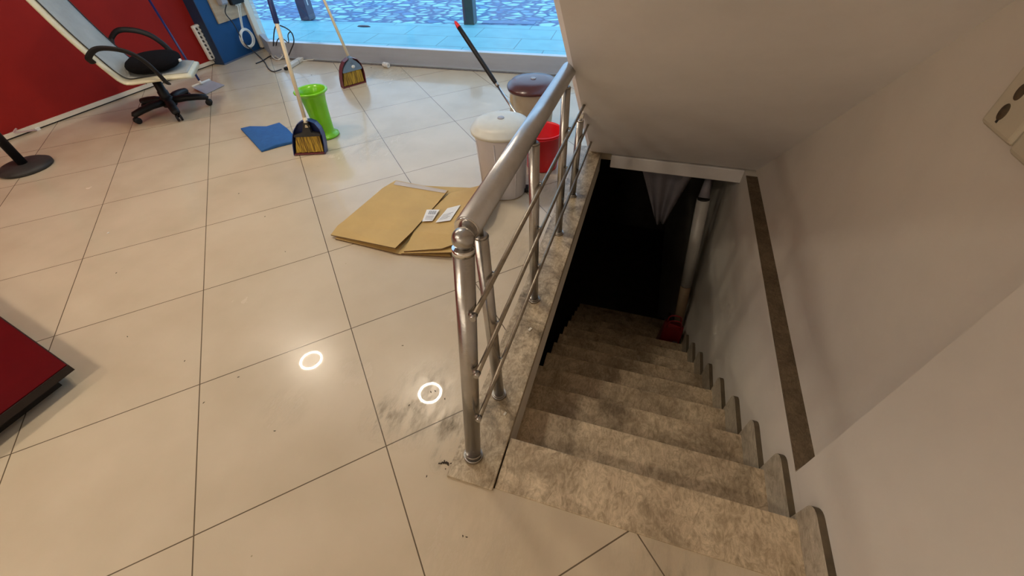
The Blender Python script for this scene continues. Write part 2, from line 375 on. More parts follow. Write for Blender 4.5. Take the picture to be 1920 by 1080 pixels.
def pavement_mat():
    mt, nt, b = new_mat('pavement_slabs'); N = nt.nodes.new; L = nt.links.new
    tc = N('ShaderNodeTexCoord'); mp = N('ShaderNodeMapping'); mp.inputs['Rotation'].default_value = (0, 0, radians(-3)); L(tc.outputs['Object'], mp.inputs[0])
    br = N('ShaderNodeTexBrick'); br.offset = 0.37; br.inputs['Scale'].default_value = 1.0; br.inputs['Mortar Size'].default_value = 0.005; br.inputs['Brick Width'].default_value = 0.95; br.inputs['Row Height'].default_value = 0.42
    br.inputs['Color1'].default_value = (0.19, 0.60, 0.72, 1); br.inputs['Color2'].default_value = (0.22, 0.64, 0.75, 1); br.inputs['Mortar'].default_value = (0.08, 0.26, 0.36, 1); L(mp.outputs[0], br.inputs['Vector'])  # cyan of the outdoor light is put into the slab colours
    n = N('ShaderNodeTexNoise'); n.inputs['Scale'].default_value = 4; n.inputs['Detail'].default_value = 7; L(tc.outputs['Object'], n.inputs['Vector'])
    r = N('ShaderNodeValToRGB'); e = r.color_ramp.elements; e[0].position = .3; e[1].position = .6; e[0].color = (0.82, 0.84, 0.88, 1); e[1].color = (1, 1, 1, 1); L(n.outputs['Fac'], r.inputs[0])
    mx = N('ShaderNodeMix'); mx.data_type = 'RGBA'; mx.blend_type = 'MULTIPLY'; mx.inputs['Factor'].default_value = 1; L(br.outputs['Color'], mx.inputs['A']); L(r.outputs[0], mx.inputs['B'])
    L(mx.outputs['Result'], b.inputs['Base Color']); b.inputs['Roughness'].default_value = .6
    return mt
M_cobble = cobble_mat(); M_pave = pavement_mat()
M_ring = mat('lit_ring_diffuser', (0.9, 0.9, 0.85), 0.5, emit=(LAMP_COL, LAMP_STRENGTH))

# ------------------------------------------------------------------ the setting
XL, XR = -0.238, 0.69          # stairwell sides
CX0 = -0.397                   # outer edge of the kerb
YF, YB = 0.42, 2.745           # front and far end of the well
NY = -6.0
def wy(x): return 4.15 + 0.03 * (x + 3.8)     # window line

fb = MB()
fb.box((-5.3, NY, -0.2), (CX0, 4.6, 0))
fb.box((CX0, NY, -0.2), (0.78, YF, 0))
fb.box((CX0, YB + 0.08, -0.085), (1.0, 4.6, 0))
floor = struct('floor', fb, M_floor)

# red wall (turned a little from the stair axis)
def redx(y): return -4.92 + (y - 1.5) * 0.22 / 2.28
rb = MB()
y0, y1 = NY, 3.79
n = Vector((1, -0.0965, 0)).normalized()
def slab_along(mb, pa, pb, z0, z1, th, off=0.0, mi=0):
    a = Vector((*pa, 0)); b = Vector((*pb, 0)); d = (b - a).normalized(); nn = Vector((d.y, -d.x, 0))
    P = [a + nn * off, b + nn * off, b + nn * (off - th), a + nn * (off - th)]
    mb.prism([(p.x, p.y) for p in P], z0, z1, mi)
A = (redx(y0), y0); B = (redx(y1), y1)
slab_along(rb, A, B, 0.045, CEIL, 0.1)
struct('wall_left', rb, M_red)
bb = MB(); slab_along(bb, A, B, 0.012, 0.045, 0.09, 0.012)
struct('baseboard_left', bb, M_base)
gb = MB(); slab_along(gb, A, B, 0.0, 0.012, 0.09, -0.004)
struct('trim_1', gb, M_gap)  # near-black strip, paints the shade of the gap below the baseboard
# blue pier
pb = MB(); pb.box((-4.95, 3.79, 0), (-4.565, 4.44, CEIL))
struct('wall_blue_pier', pb, M_blue)
tb = MB(); tb.box((-4.566, 3.785, 0), (-4.553, 4.445, 0.012)); struct('trim_2', tb, mat('blue_grey_joint', (0.10, 0.13, 0.2), .6, var=.2))
# side of the pier above the floor, a thin sheet in darker blue
sb_ = MB(); sb_.box((-4.72, 3.782, 0.0), (-4.56, 3.791, CEIL)); struct('trim_3', sb_, mat('dark_blue_side', (0.012, 0.03, 0.075), 0.45, var=.15))

# ceiling and walls out of view
cb = MB(); cb.box((-5.4, NY, CEIL), (-0.32, 4.7, CEIL + 0.12)); cb.box((-0.32, NY, CEIL), (1.0, -0.35, CEIL + 0.12))
struct('ceiling', cb, M_ceiling)
wb2 = MB(); wb2.box((-5.6, NY - 0.12, 0), (1.0, NY, CEIL + .12)); struct('wall_back', wb2, M_backw)

# right wall: lower part flush with the near wall, upper part set back above the ledge
rw = MB()
rw.prism([(XR, NY), (XR, 0.747), (0.757, 0.812), (0.757, 4.6), (0.95, 4.6), (0.95, NY)], 0.0, 4.2)
struct('wall_right', rw, M_plaster)
rl = MB(); rl.box((XR, -0.3, -3.0), (0.95, 6.0, -0.0005))
struct('wall_stairwell', rl, M_plaster)
le = MB(); le.prism([(XR + 0.001, 0.752), (0.757, 0.815), (0.757, 2.66), (XR + 0.001, 2.66)], -0.004, 0.004)
struct('trim_4', le, M_ledge)

# sloping underside of the flight above, with the white beam at its foot
K = 0.87
sf = MB()
TY = -0.45
s0 = YB; 
prof = [(s0, -0.005), (TY, K * (2.74 - TY)), (TY + 0.16, K * (2.74 - TY) + 0.16), (s0 + 0.22, 0.0)]
bm = sf.bm
for x0, x1 in [(-0.338, 0.80)]:
    v0 = [bm.verts.new((x0 + (0.0), y, z)) for y, z in prof]; v1 = [bm.verts.new((x1, y, z)) for y, z in prof]
    bm.faces.new(v0); bm.faces.new(v1[::-1])
    for i in range(4): bm.faces.new((v0[i], v0[(i + 1) % 4], v1[(i + 1) % 4], v1[i]))
soff = struct('ceiling_slope', sf, M_soffit)
bv = soff.modifiers.new('b', 'BEVEL'); bv.width = 0.030; bv.segments = 1
bmn = MB(); bmn.box((-0.165, YB - 0.012, -0.095), (0.757, YB + 0.12, -0.003), 0.006)
struct('trim_5', bmn, mat('white_beam_paint', (0.70, 0.67, 0.65), 0.5, var=0.12, scale=5))

# window wall
wf = MB()
def wseg(mb, xa, xb, z0, z1, t0, t1, mi=0, bev=0):
    pts = [(xa, wy(xa) + t0), (xb, wy(xb) + t0), (xb, wy(xb) + t1), (xa, wy(xa) + t1)]
    mb.prism(pts, z0, z1, mi)
WX0, WX1 = -4.2, 0.9
wseg(wf, WX0, WX1, 0.0, 0.153, 0.0, 0.06)
wf.prism([(-4.58, 4.43), (WX0, wy(WX0)), (WX0, wy(WX0) + .06), (-4.58, 4.49)], 0, .153)
wseg(wf, WX0, WX1, 2.40, CEIL + .1, 0.0, 0.06)
wf.prism([(-4.58, 4.43), (WX0, wy(WX0)), (WX0, wy(WX0) + .06), (-4.58, 4.49)], 2.4, CEIL + .1)
wf.box((-0.1, wy(-.1) + .005, .153), (-0.02, wy(-.1) + .055, 2.4))
struct('window_1', wf, M_frame)
wt = MB(); wseg(wt, WX0, WX1, 0.153, 0.160, -0.001, 0.061); wseg(wt, WX0, WX1, 0.0, 0.010, -0.022, 0.0)
struct('trim_6', wt, M_frametop)
ds = MB(); wseg(ds, WX0, WX1, 0.0, 0.004, -0.055, -0.0); struct('trim_7', ds, mat('dusty_joint', (0.2, 0.19, 0.19), .8, var=.5, scale=40))
g = MB(); wseg(g, WX0, WX1, 0.16, 2.40, 0.028, 0.030)
g.prism([(-4.56, 4.45), (WX0, wy(WX0) + .028), (WX0, wy(WX0) + .030), (-4.56, 4.452)], .153, 2.4)
struct('window_2', g, M_glass)
# outside
pv = MB(); pv.prism([(-14, 4.2), (6, 4.25), (6, 6.62), (-14, 4.92)], -0.12, -0.005)
struct('pavement', pv, M_pave)
cs = MB(); cs.prism([(-14, 4.92), (6, 6.62), (14, 40), (-24, 40)], -0.12, -0.012)
struct('cobbled_street', cs, M_cobble)
kb = MB(); a = Vector((-2.33, 6.0)); d = Vector((1, .085)).normalized(); nn_ = Vector((-d.y, d.x))
P = [a, a + d * .72, a + d * .72 + nn_ * .15, a + nn_ * .15]
kb.prism([(p.x, p.y) for p in P], -.012, -.004); struct('pavement_kerbstone', kb, mat('bluestone', (0.10, 0.28, 0.55), .6, var=.2))

# cellar under the stairs
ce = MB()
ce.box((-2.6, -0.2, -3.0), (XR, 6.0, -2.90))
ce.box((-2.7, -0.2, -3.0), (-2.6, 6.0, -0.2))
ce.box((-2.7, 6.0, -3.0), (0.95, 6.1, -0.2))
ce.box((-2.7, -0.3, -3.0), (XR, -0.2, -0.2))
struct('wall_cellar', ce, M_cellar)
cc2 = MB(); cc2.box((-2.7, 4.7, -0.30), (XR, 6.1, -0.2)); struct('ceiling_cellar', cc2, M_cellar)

# ------------------------------------------------------------------ kerb and stairs
ck = empty('stone_kerb', (0, 0, 0))
tag(ck, 'dirty marble kerb slab along the stair opening carrying the steel railing', 'kerb')
k1 = MB(); k1.box((CX0, YF - 0.01, -0.018), (XL, YB + 0.06, 0.010), 0.0025)
k1.build('kerb_slab', M_curb, ck)
k2 = MB(); k2.box((CX0, YF + 0.01, -0.165), (XL - 0.002, YB + 0.06, -0.018)); tag(k2.build('plaster_edge', M_plaster, ck), 'pale plaster edge below the slab')

st = empty('staircase', (0, 0, 0)); tag(st, 'worn marble staircase going down into the dark cellar', 'staircase')
TH, RH, YN, NS = 0.2255, 0.18, 0.585, 13
SX0 = -0.30
for k in range(NS):
    z = -k * RH
    yn = YN + k * TH
    ya = YF if k == 0 else YN + (k - 1) * TH - 0.012
    x0 = XL + 0.004 if k == 0 else SX0
    t = MB(); t.box((x0, ya, z - 0.03), (XR - 0.001, yn + 0.012, z + (0.003 if k == 0 else 0)), 0.004)
    t.build('tread', M_tread, st)
    r = MB(); r.box((x0 if k else XL, yn - 0.02, z - RH), (XR - 0.001, yn - 0.002, z - 0.03)); r.build('riser', M_tread, st)
body = MB()
pr = [(YF, -0.03)]
for k in range(NS):
    yn = YN + k * TH - 0.02
    pr += [(yn, -k * RH - 0.03), (yn, -(k + 1) * RH - 0.03)]
pr += [(YN + NS * TH, -NS * RH - .03), (YN + NS * TH, -2.9), (YF, -2.9)]
vv0 = [body.bm.verts.new((SX0 + 0.003, y, z)) for y, z in pr]; vv1 = [body.bm.verts.new((XR - 0.001, y, z)) for y, z in pr]
body.bm.faces.new(vv0); body.bm.faces.new(vv1[::-1])
for i in range(len(pr)):
    j = (i + 1) % len(pr); body.bm.faces.new((vv0[i], vv0[j], vv1[j], vv1[i]))
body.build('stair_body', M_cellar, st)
# skirting plate with one rounded top corner beside each tread
for k in range(NS):
    z = -k * RH; ya = YF - .12 if k == 0 else YN + (k - 1) * TH + 0.03; yb = YN + k * TH + 0.028
    h = 0.115 + (0.025 if k else 0.0); r = 0.042
    arc = [(yb - r + r * sin(a), z + h - r + r * cos(a)) for a in [i * pi / 2 / 6 for i in range(7)]]
    pts = [(ya, z - 0.0)] + [(ya, z + h)] + arc + [(yb, z - (RH if k < NS - 1 else 0))] + ([(yb - .028, z - RH), (yb - .028, z)] if k < NS - 1 else [])
    s = MB()
    lo = [s.bm.verts.new((XR - 0.020, y, zz)) for y, zz in pts]; hi = [s.bm.verts.new((XR - 0.0, y, zz)) for y, zz in pts]
    f0 = s.bm.faces.new(lo); f1 = s.bm.faces.new(hi[::-1])
    for i in range(len(pts)):
        j = (i + 1) % len(pts); f = s.bm.faces.new((lo[i], lo[j], hi[j], hi[i]))
        if 0 < i < 9: f.material_index = 1
    s.build('skirting_plate', [M_skirt, M_skedge], st)

# ------------------------------------------------------------------ railing
ra = empty('stair_railing', (-0.325, 0.5, 0.01)); ra.location = (0, 0, 0)
tag(ra, 'brushed steel stair railing with thick handrail, five posts and three thin bars', 'railing')
PX = -0.325
p1a = Vector((-0.335, 0.496, 0.010)); p1b = Vector((-0.334, 0.646, 0.801))
pm = MB(); pm.tube([p1a, p1b], 0.0255, 32); p = pm.build('post', M_steel, ra)
cm = MB(); cm.tube([p1a, p1a + Vector((0, .002, .012))], 0.032, 32); cm.tube([p1a + Vector((0, .003, .016)), p1a + Vector((0, .005, .024))], 0.0285, 32); cm.build('foot_collar', M_steel2, p)
cm = MB(); d = (p1b - p1a).normalized(); cm.tube([p1b - d * .012, p1b + d * 0.004], 0.0268, 32); cm.build('top_collar', M_chrome, p)
ball_c = Vector((-0.334, 0.652, 0.826))
bl = MB()
R_ = 0.0268
bl.lathe([(R_ * sin(t), -R_ * cos(t)) for t in [i * pi / 20 for i in range(21)]], ball_c, n=40); bl.build('ball_joint', M_steel, ra)
h0 = Vector((-0.334, 0.678, 0.836)); h1 = Vector((-0.334, 1.818, 0.818))
hm = MB(); hm.tube([h0, h1], 0.031, 40); hr = hm.build('handrail', mat('satin_handrail_steel', (0.58, 0.585, 0.60), 0.34, 1.0, var=0.12, scale=25), ra)
hm = MB(); dd = (h1 - h0).normalized(); hm.tube([h0 - dd * .006, h0 + dd * .006], 0.0285, 36); hm.build('rail_collar', M_chrome, hr)
for (yy, top, bolt) in [(0.742, 0.765, 0), (1.252, 0.765, 0), (1.766, 0.765, 0), (2.146, 0.470, 1)]:
    f = Vector((PX, yy, 0.010)); tt = Vector((PX - (0.006 if not bolt else -.008), yy, top))
    pm = MB(); pm.tube([f, tt], 0.0195, 28); p = pm.build('post', M_steel, ra)
    cm = MB(); cm.tube([f, f + Vector((0, 0, .010))], 0.027, 28); cm.tube([f + Vector((0, 0, .010)), f + Vector((0, 0, .018))], 0.0235, 28); cm.build('foot_collar', M_steel2, p)
    cm = MB(); cm.tube([tt, tt + Vector((0, 0, .006))], [0.0205, 0.016], 28); cm.tube([tt, tt + Vector((0, 0, 0.045 if not bolt else .022))], 0.008, 16)
    if not bolt: cm.box((tt.x - .012, tt.y - .022, tt.z + .030), (tt.x + .012, tt.y + .022, tt.z + .046), .003)
    else: cm.box((tt.x - .016, tt.y - .014, tt.z + .016), (tt.x + .020, tt.y + .014, tt.z + .040), .005)
    cm.build('saddle', M_chrome if bolt else M_steel2, p)
BXx = -0.293
for (a, b) in [((0.572, 0.652), (2.072, 0.582)), ((0.543, 0.446), (2.292, 0.390)), ((0.510, 0.258), (2.543, 0.171))]:
    q = MB(); q.tube([(BXx - .006, a[0], a[1]), (BXx, b[0], b[1])], 0.0072, 14)
    o = q.build('bar', M_barm, ra)
    q = MB(); q.tube([(BXx - .006, a[0] - .003, a[1]), (BXx - .006, a[0] + .014, a[1] - .001)], [0.0078, .0085], 14); q.build('end_cap', M_steel, o)
    for yy in [a[0] + .012, .742, 1.252, 1.766, 2.146]:
        t = (yy - a[0]) / (b[0] - a[0]); zz = a[1] + (b[1] - a[1]) * t
        q = MB(); q.tube([(PX + .012, yy, zz), (BXx - .002, yy, zz)], 0.006, 10); q.build('bar_clip', M_steel2, o)

# ------------------------------------------------------------------ ceiling ring lamps, the last one added to brighten the soffit
LL = ['ring shaped ceiling lamp nearest the window on the red wall side', 'ring shaped ceiling lamp nearest the window and nearest the stair railing',
      'ring shaped ceiling lamp behind the camera on the red wall side', 'ring shaped ceiling lamp behind the camera nearer the stairs',
      'ring shaped ceiling lamp at the back of the room on the red wall side', 'ring shaped ceiling lamp at the back of the room in the middle', 'added ring lamp at the back of the room, out of view, brightening the sloping soffit']
for (x, y), lb in zip(LAMPS, LL):
    e = empty('ceiling_lamp', (x, y, CEIL)); tag(e, lb, 'ceiling lamp', 'ring lamps on the ceiling')
    q = MB(); q.lathe([(0.0, 0), (0.145, 0), (0.145, -0.012), (0.0, -0.012)], (0, 0, 0), n=48, smooth=False); q.build('housing', M_ceiling, e)
    q = MB(); q.lathe([(0.108, -0.013), (0.126, -0.013), (0.126, -0.020), (0.108, -0.020)], (0, 0, 0), n=64, closed=True, smooth=False); q.build('light_ring', M_ring, e)

# ------------------------------------------------------------------ flattened carton
ct = empty('cardboard_box', (-1.2, 1.7, 0)); ct.location = (0, 0, 0)
tag(ct, 'flattened brown cardboard box with two slits lying on the tiles beside the railing', 'cardboard box')
def sheet(name, pts, th, m, parent, mi_edge=1, hz=None):
    """pts: list of 3D top points (z = top); extruded downwards by th"""
    s = MB(); hi = [s.bm.verts.new(p) for p in pts]; lo = [s.bm.verts.new((p[0], p[1], p[2] - th)) for p in pts]
    s.bm.faces.new(hi); s.bm.faces.new(lo[::-1])
    for i in range(len(pts)):
        j = (i + 1) % len(pts); f = s.bm.faces.new((hi[i], hi[j], lo[j], lo[i])); f.material_index = mi_edge
    bmesh.ops.triangulate(s.bm, faces=[f for f in s.bm.faces if len(f.verts) > 4])
    return s.build(name, m, parent)
P3 = lambda x, y, z: tuple(fl(x, y, z))
lz = 0.028
sheet('bottom_layer', [P3(628, 447, .010), P3(744, 346, .010), P3(880, 352, .010), (-0.86, 2.05, .010), (-0.86, 1.50, .010), P3(845, 481, .010), P3(748, 476, .010)], .008, [M_card, M_cardedge], ct)
sheet('left_panel', [P3(620, 440, .022), P3(633, 423, .024), P3(647, 412, .025), P3(718, 352, lz), P3(742, 338, lz), P3(840, 357, lz + .010), P3(818, 383, lz + .003), P3(773, 434, lz + .006), P3(741, 465, .045)], .006, [M_card, M_cardedge], ct)
HR = .085
sheet('right_panel', [P3(776, 434, lz - .004), P3(820, 384, lz - .004), P3(843, 362, lz - .006), P3(906, 346, .062), P3(935, 341, HR), P3(915, 395, HR), P3(868, 442, .075), P3(851, 458, .066), P3(828, 466, .052), P3(757, 471, .024)], .006, [M_card, M_cardedge], ct)
sheet('middle_layer', [P3(752, 475, .014), P3(846, 473, .045), P3(880, 445, .055), P3(915, 398, .06), P3(780, 436, .014)], .006, [M_card, M_cardedge], ct)
sheet('tape', [P3(742, 339, lz + .001), P3(838, 357, lz + .0105), P3(834, 362, lz + .0098), P3(738, 346, lz + .0014)], .0006, [M_tape, M_tape], ct)
# labels lie on the raised right panel
zz2 = lambda x, y: (600 + x / 2.843, 320 + y / 2.843)
def rp(px, py):
    # point on right panel plane
    a = fl(774, 434, lz + .001); b = fl(906, 346, .062); c = fl(851, 458, .066)
    nrm = (b - a).cross(c - a); d = ray(px, py); t = (a - CC).dot(nrm) / d.dot(nrm); return CC + d * t
lab = [[(570, 212), (638, 212), (600, 272), (545, 275)], [(680, 205), (750, 187), (695, 270), (617, 280)]]
for i, L_ in enumerate(lab):
    pts = [rp(*zz2(*q)) + Vector((0, 0, .006)) for q in L_]
    o = sheet('shipping_label', [tuple(p) for p in pts], .0008, [M_paper, M_paper], ct)
    o['label'] = ['small white label with a bar code', 'larger white label with lines of grey print'][i]
    q = MB()
    u = pts[1] - pts[0]; v = pts[3] - pts[0]
    if i == 0:
        for k in range(12):
            s0_ = .25 + .05 * k; w = .02 if k % 3 else .032
            a = pts[0] + u * s0_ + v * .12; b = a + u * w; q.poly([a + Vector((0, 0, .0006)), b + Vector((0, 0, .0006)), b + v * .3 + Vector((0, 0, .0006)), a + v * .3 + Vector((0, 0, .0006))])
        for k in range(3):
            a = pts[0] + u * .15 + v * (.55 + .12 * k); q.poly([a + Vector((0, 0, .0006)), a + u * .6 + Vector((0, 0, .0006)), a + u * .6 + v * .04 + Vector((0, 0, .0006)), a + v * .04 + Vector((0, 0, .0006))])
    else:
        for k in range(5):
            a = pts[0] + u * .12 + v * (.5 + .09 * k); q.poly([a + Vector((0, 0, .0006)), a + u * (.75 - .1 * (k % 3)) + Vector((0, 0, .0006)), a + u * (.75 - .1 * (k % 3)) + v * .025 + Vector((0, 0, .0006)), a + v * .025 + Vector((0, 0, .0006))])
    q.build('print', M_ink, o)

# ------------------------------------------------------------------ bins and bucket
wbn = empty('pedal_bin', (-0.752, 2.125, 0.0), radians(12))
tag(wbn, 'white plastic pedal bin with cream domed lid standing by the handrail', 'bin')
q = MB(); q.lathe([(0, 0.0), (0.118, 0.0), (0.130, 0.012), (0.150, 0.37), (0.156, 0.395), (0.150, 0.397), (0.0, 0.397)], n=64, sq=.5); b_ = q.build('bin_body', M_bin, wbn)
q = MB()
for a in (35, 80, 125, 170, 215, 260, 305, 350):
    ca, sa = cos(radians(a)), sin(radians(a)); p_ = 2.5; qf = 1 / ((abs(ca) ** p_ + abs(sa) ** p_) ** (1 / p_))
    q.tube([(0.1315 * qf * ca, 0.1315 * qf * sa, .02), (0.1505 * qf * ca, 0.1505 * qf * sa, .365)], .0035, 8)
q.build('ribs', M_bin, b_)
q = MB(); q.lathe([(0.158, 0.388), (0.172, 0.392), (0.174, 0.402), (0.170, 0.410), (0.158, 0.416), (0.150, 0.430), (0.120, 0.444), (0.06, 0.452), (0, 0.453), (0, .40), (0.158, 0.40)], n=64, sq=.15); l_ = q.build('lid', M_lid, wbn)
q = MB(); q.lathe([(0, 0.452), (0.020, 0.452), (0.018, 0.457), (0, 0.457)], n=24); tag(q.build('lid_button', M_grey, l_), 'grey round button on the lid')
q = MB(); q.box((0.115, -0.025, .40), (0.185, 0.025, .428), .008); q.build('hinge', M_lid, l_)
q = MB(); q.tube([(0.158, -.020, .03), (0.172, -.020, .395)], .006, 12); q.tube([(0.158, .006, .03), (0.172, .006, .395)], .006, 12); q.build('lifting_rod', M_chrome, wbn)
q = MB(); q.box((.125, -.035, .003), (.185, .022, .030), .006); q.build('rod_foot', M_black, wbn)

bbn = empty('brown_lid_bin', (-0.775, 2.90, 0.0), radians(20)); bbn.name = 'lidded_bin'
tag(bbn, 'beige bin with glossy brown lid standing furthest back near the window', 'bin')
q = MB(); q.lathe([(0, 0), (0.12, 0), (0.128, .01), (0.150, .34), (0.158, .36), (0, .36)], n=64, sq=.4); q.build('bin_body', M_beige, bbn)
q = MB(); q.lathe([(0.160, .345), (0.180, .347), (0.183, .358), (0.178, .368), (0.166, .376), (0.150, .392), (0.09, .402), (0, .405), (0, .36), (.160, .36)], n=64, sq=.3); l_ = q.build('lid', M_brown, bbn)
q = MB(); q.lathe([(0, .4045), (0.020, .404), (0.018, .409), (0, .409)], n=24); tag(q.build('lid_button', M_grey, l_), 'pale round button on the lid')
q = MB(); q.box((.13, -.03, .355), (.20, .03, .385), .008); q.build('hinge', M_brown, l_)
q = MB(); q.box((-.165, .02, 0.0), (-.11, .10, .30), .02); q.build('side_moulding', M_beige, bbn)

rbk = empty('bucket', (-0.598, 2.475, 0.0)); tag(rbk, 'red plastic bucket between the railing and the brown lidded bin', 'bucket')
q = MB(); q.lathe([(0, .004), (0.093, .004), (0.098, .0), (0.103, .01), (0.122, .235), (0.130, .237), (0.131, .248), (0.124, .250), (0.118, .240), (0.099, .014), (0, .012)], n=56); q.build('bucket_body', M_redp, rbk)
q = MB(); q.tube(bez([(-.128, 0, .24), (-.10, -.085, .236), (0, -.133, .232), (.10, -.085, .236), (.128, 0, .24)], 8), .003, 8); q.build('handle', M_redp, rbk)

# mop standing in the bucket
mo = empty('mop', (0, 0, 0)); tag(mo, 'steel mop handle with black grip and red tip leaning out of the red bucket', 'mop')
ma = Vector((-0.575, 2.47, 0.06)); mb1 = yp(853, 40, 2.92); 
def on(t): return ma + (mb1 - ma) * t
tm = ma + (mb1 - ma) * 0.52
q = MB(); q.tube([ma, on(.56)], .009, 14); q.build('stick', M_chrome, mo)
q = MB(); q.tube([on(.54), on(.56), on(.60), on(.9), on(.955)], [.010, .014, .015, .0155, .015], 18); g_ = q.build('grip', M_black, mo)
q = MB(); q.tube([on(.525), on(.545)], .0125, 16); q.build('ferrule', M_steel2, mo)
q = MB(); q.tube([on(.953), on(.96), on(.985), on(1.0)], [.0155, .015, .011, .006], 18); tag(q.build('tip', M_redp, mo), 'red hanging tip')
q = MB()
rnd = random.Random(4)
for k in range(26):
    a = rnd.uniform(0, 2 * pi); rr = rnd.uniform(.03, .075)
    q.tube(bez([ma + Vector((0, 0, .03)), ma + Vector((cos(a) * rr * .6, sin(a) * rr * .6, .02)), Vector((-.602 + cos(a) * rr, 2.515 + sin(a) * rr, .025))], 5), .005, 6)
q.build('mop_head', M_paper, mo)

# green umbrella stand
gs = empty('umbrella_stand', tuple(fl(611, 252, 0))); gs.location = (-2.345, 2.525, 0.0); gs.scale = (.93, .93, .97)
tag(gs, 'lime green plastic umbrella stand with flared rim and round foot', 'umbrella stand')
q = MB(); q.lathe([(0, .002), (0.098, 0.0), (0.106, .006), (0.104, .016), (0.086, .024), (0.076, .032), (0.074, .06), (0.080, .18), (0.088, .27), (0.097, .315), (0.113, .336), (0.125, .342), (0.127, .350), (0.120, .356),
                   (0.106, .350), (0.094, .338), (0.084, .30), (0.076, .18), (0.068, .04), (0, .035)], n=56); q.build('stand_body', M_green, gs)

# blue cloth
cl = MB()
cp = [fl(*q_, .008) for q_ in [(452, 243), (470, 240), (500, 238), (525, 232), (540, 244), (552, 255), (548, 268), (520, 275), (490, 284), (470, 262)]]
cen = sum(cp, Vector()) / len(cp)
cb_ = cl.bm; top = [cb_.verts.new(p + Vector((0, 0, .012 + .006 * sin(i * 2.1)))) for i, p in enumerate(cp)]; bot = [cb_.verts.new((p.x, p.y, .001)) for p in cp]
mid = [cb_.verts.new(p * .55 + cen * .45 + Vector((0, 0, .018 + .008 * cos(i * 1.7)))) for i, p in enumerate(cp)]
cv = cb_.verts.new(cen + Vector((0, 0, .016)))
nC = len(cp)
for i in range(nC):
    j = (i + 1) % nC
    cb_.faces.new((top[i], top[j], bot[j], bot[i])); cb_.faces.new((top[i], mid[i], mid[j], top[j])); cb_.faces.new((mid[i], cv, mid[j]))
cb_.faces.new(bot)
for f in cb_.faces: f.smooth = True
clo = cl.build('cleaning_cloth', M_bluecloth); sm = clo.modifiers.new('s', 'BEVEL'); sm.width = .004; sm.segments = 2
for e_ in clo.data.edges: pass
tag(clo, 'folded blue cleaning cloth lying flat on the tiles beside the green stand', 'cloth')

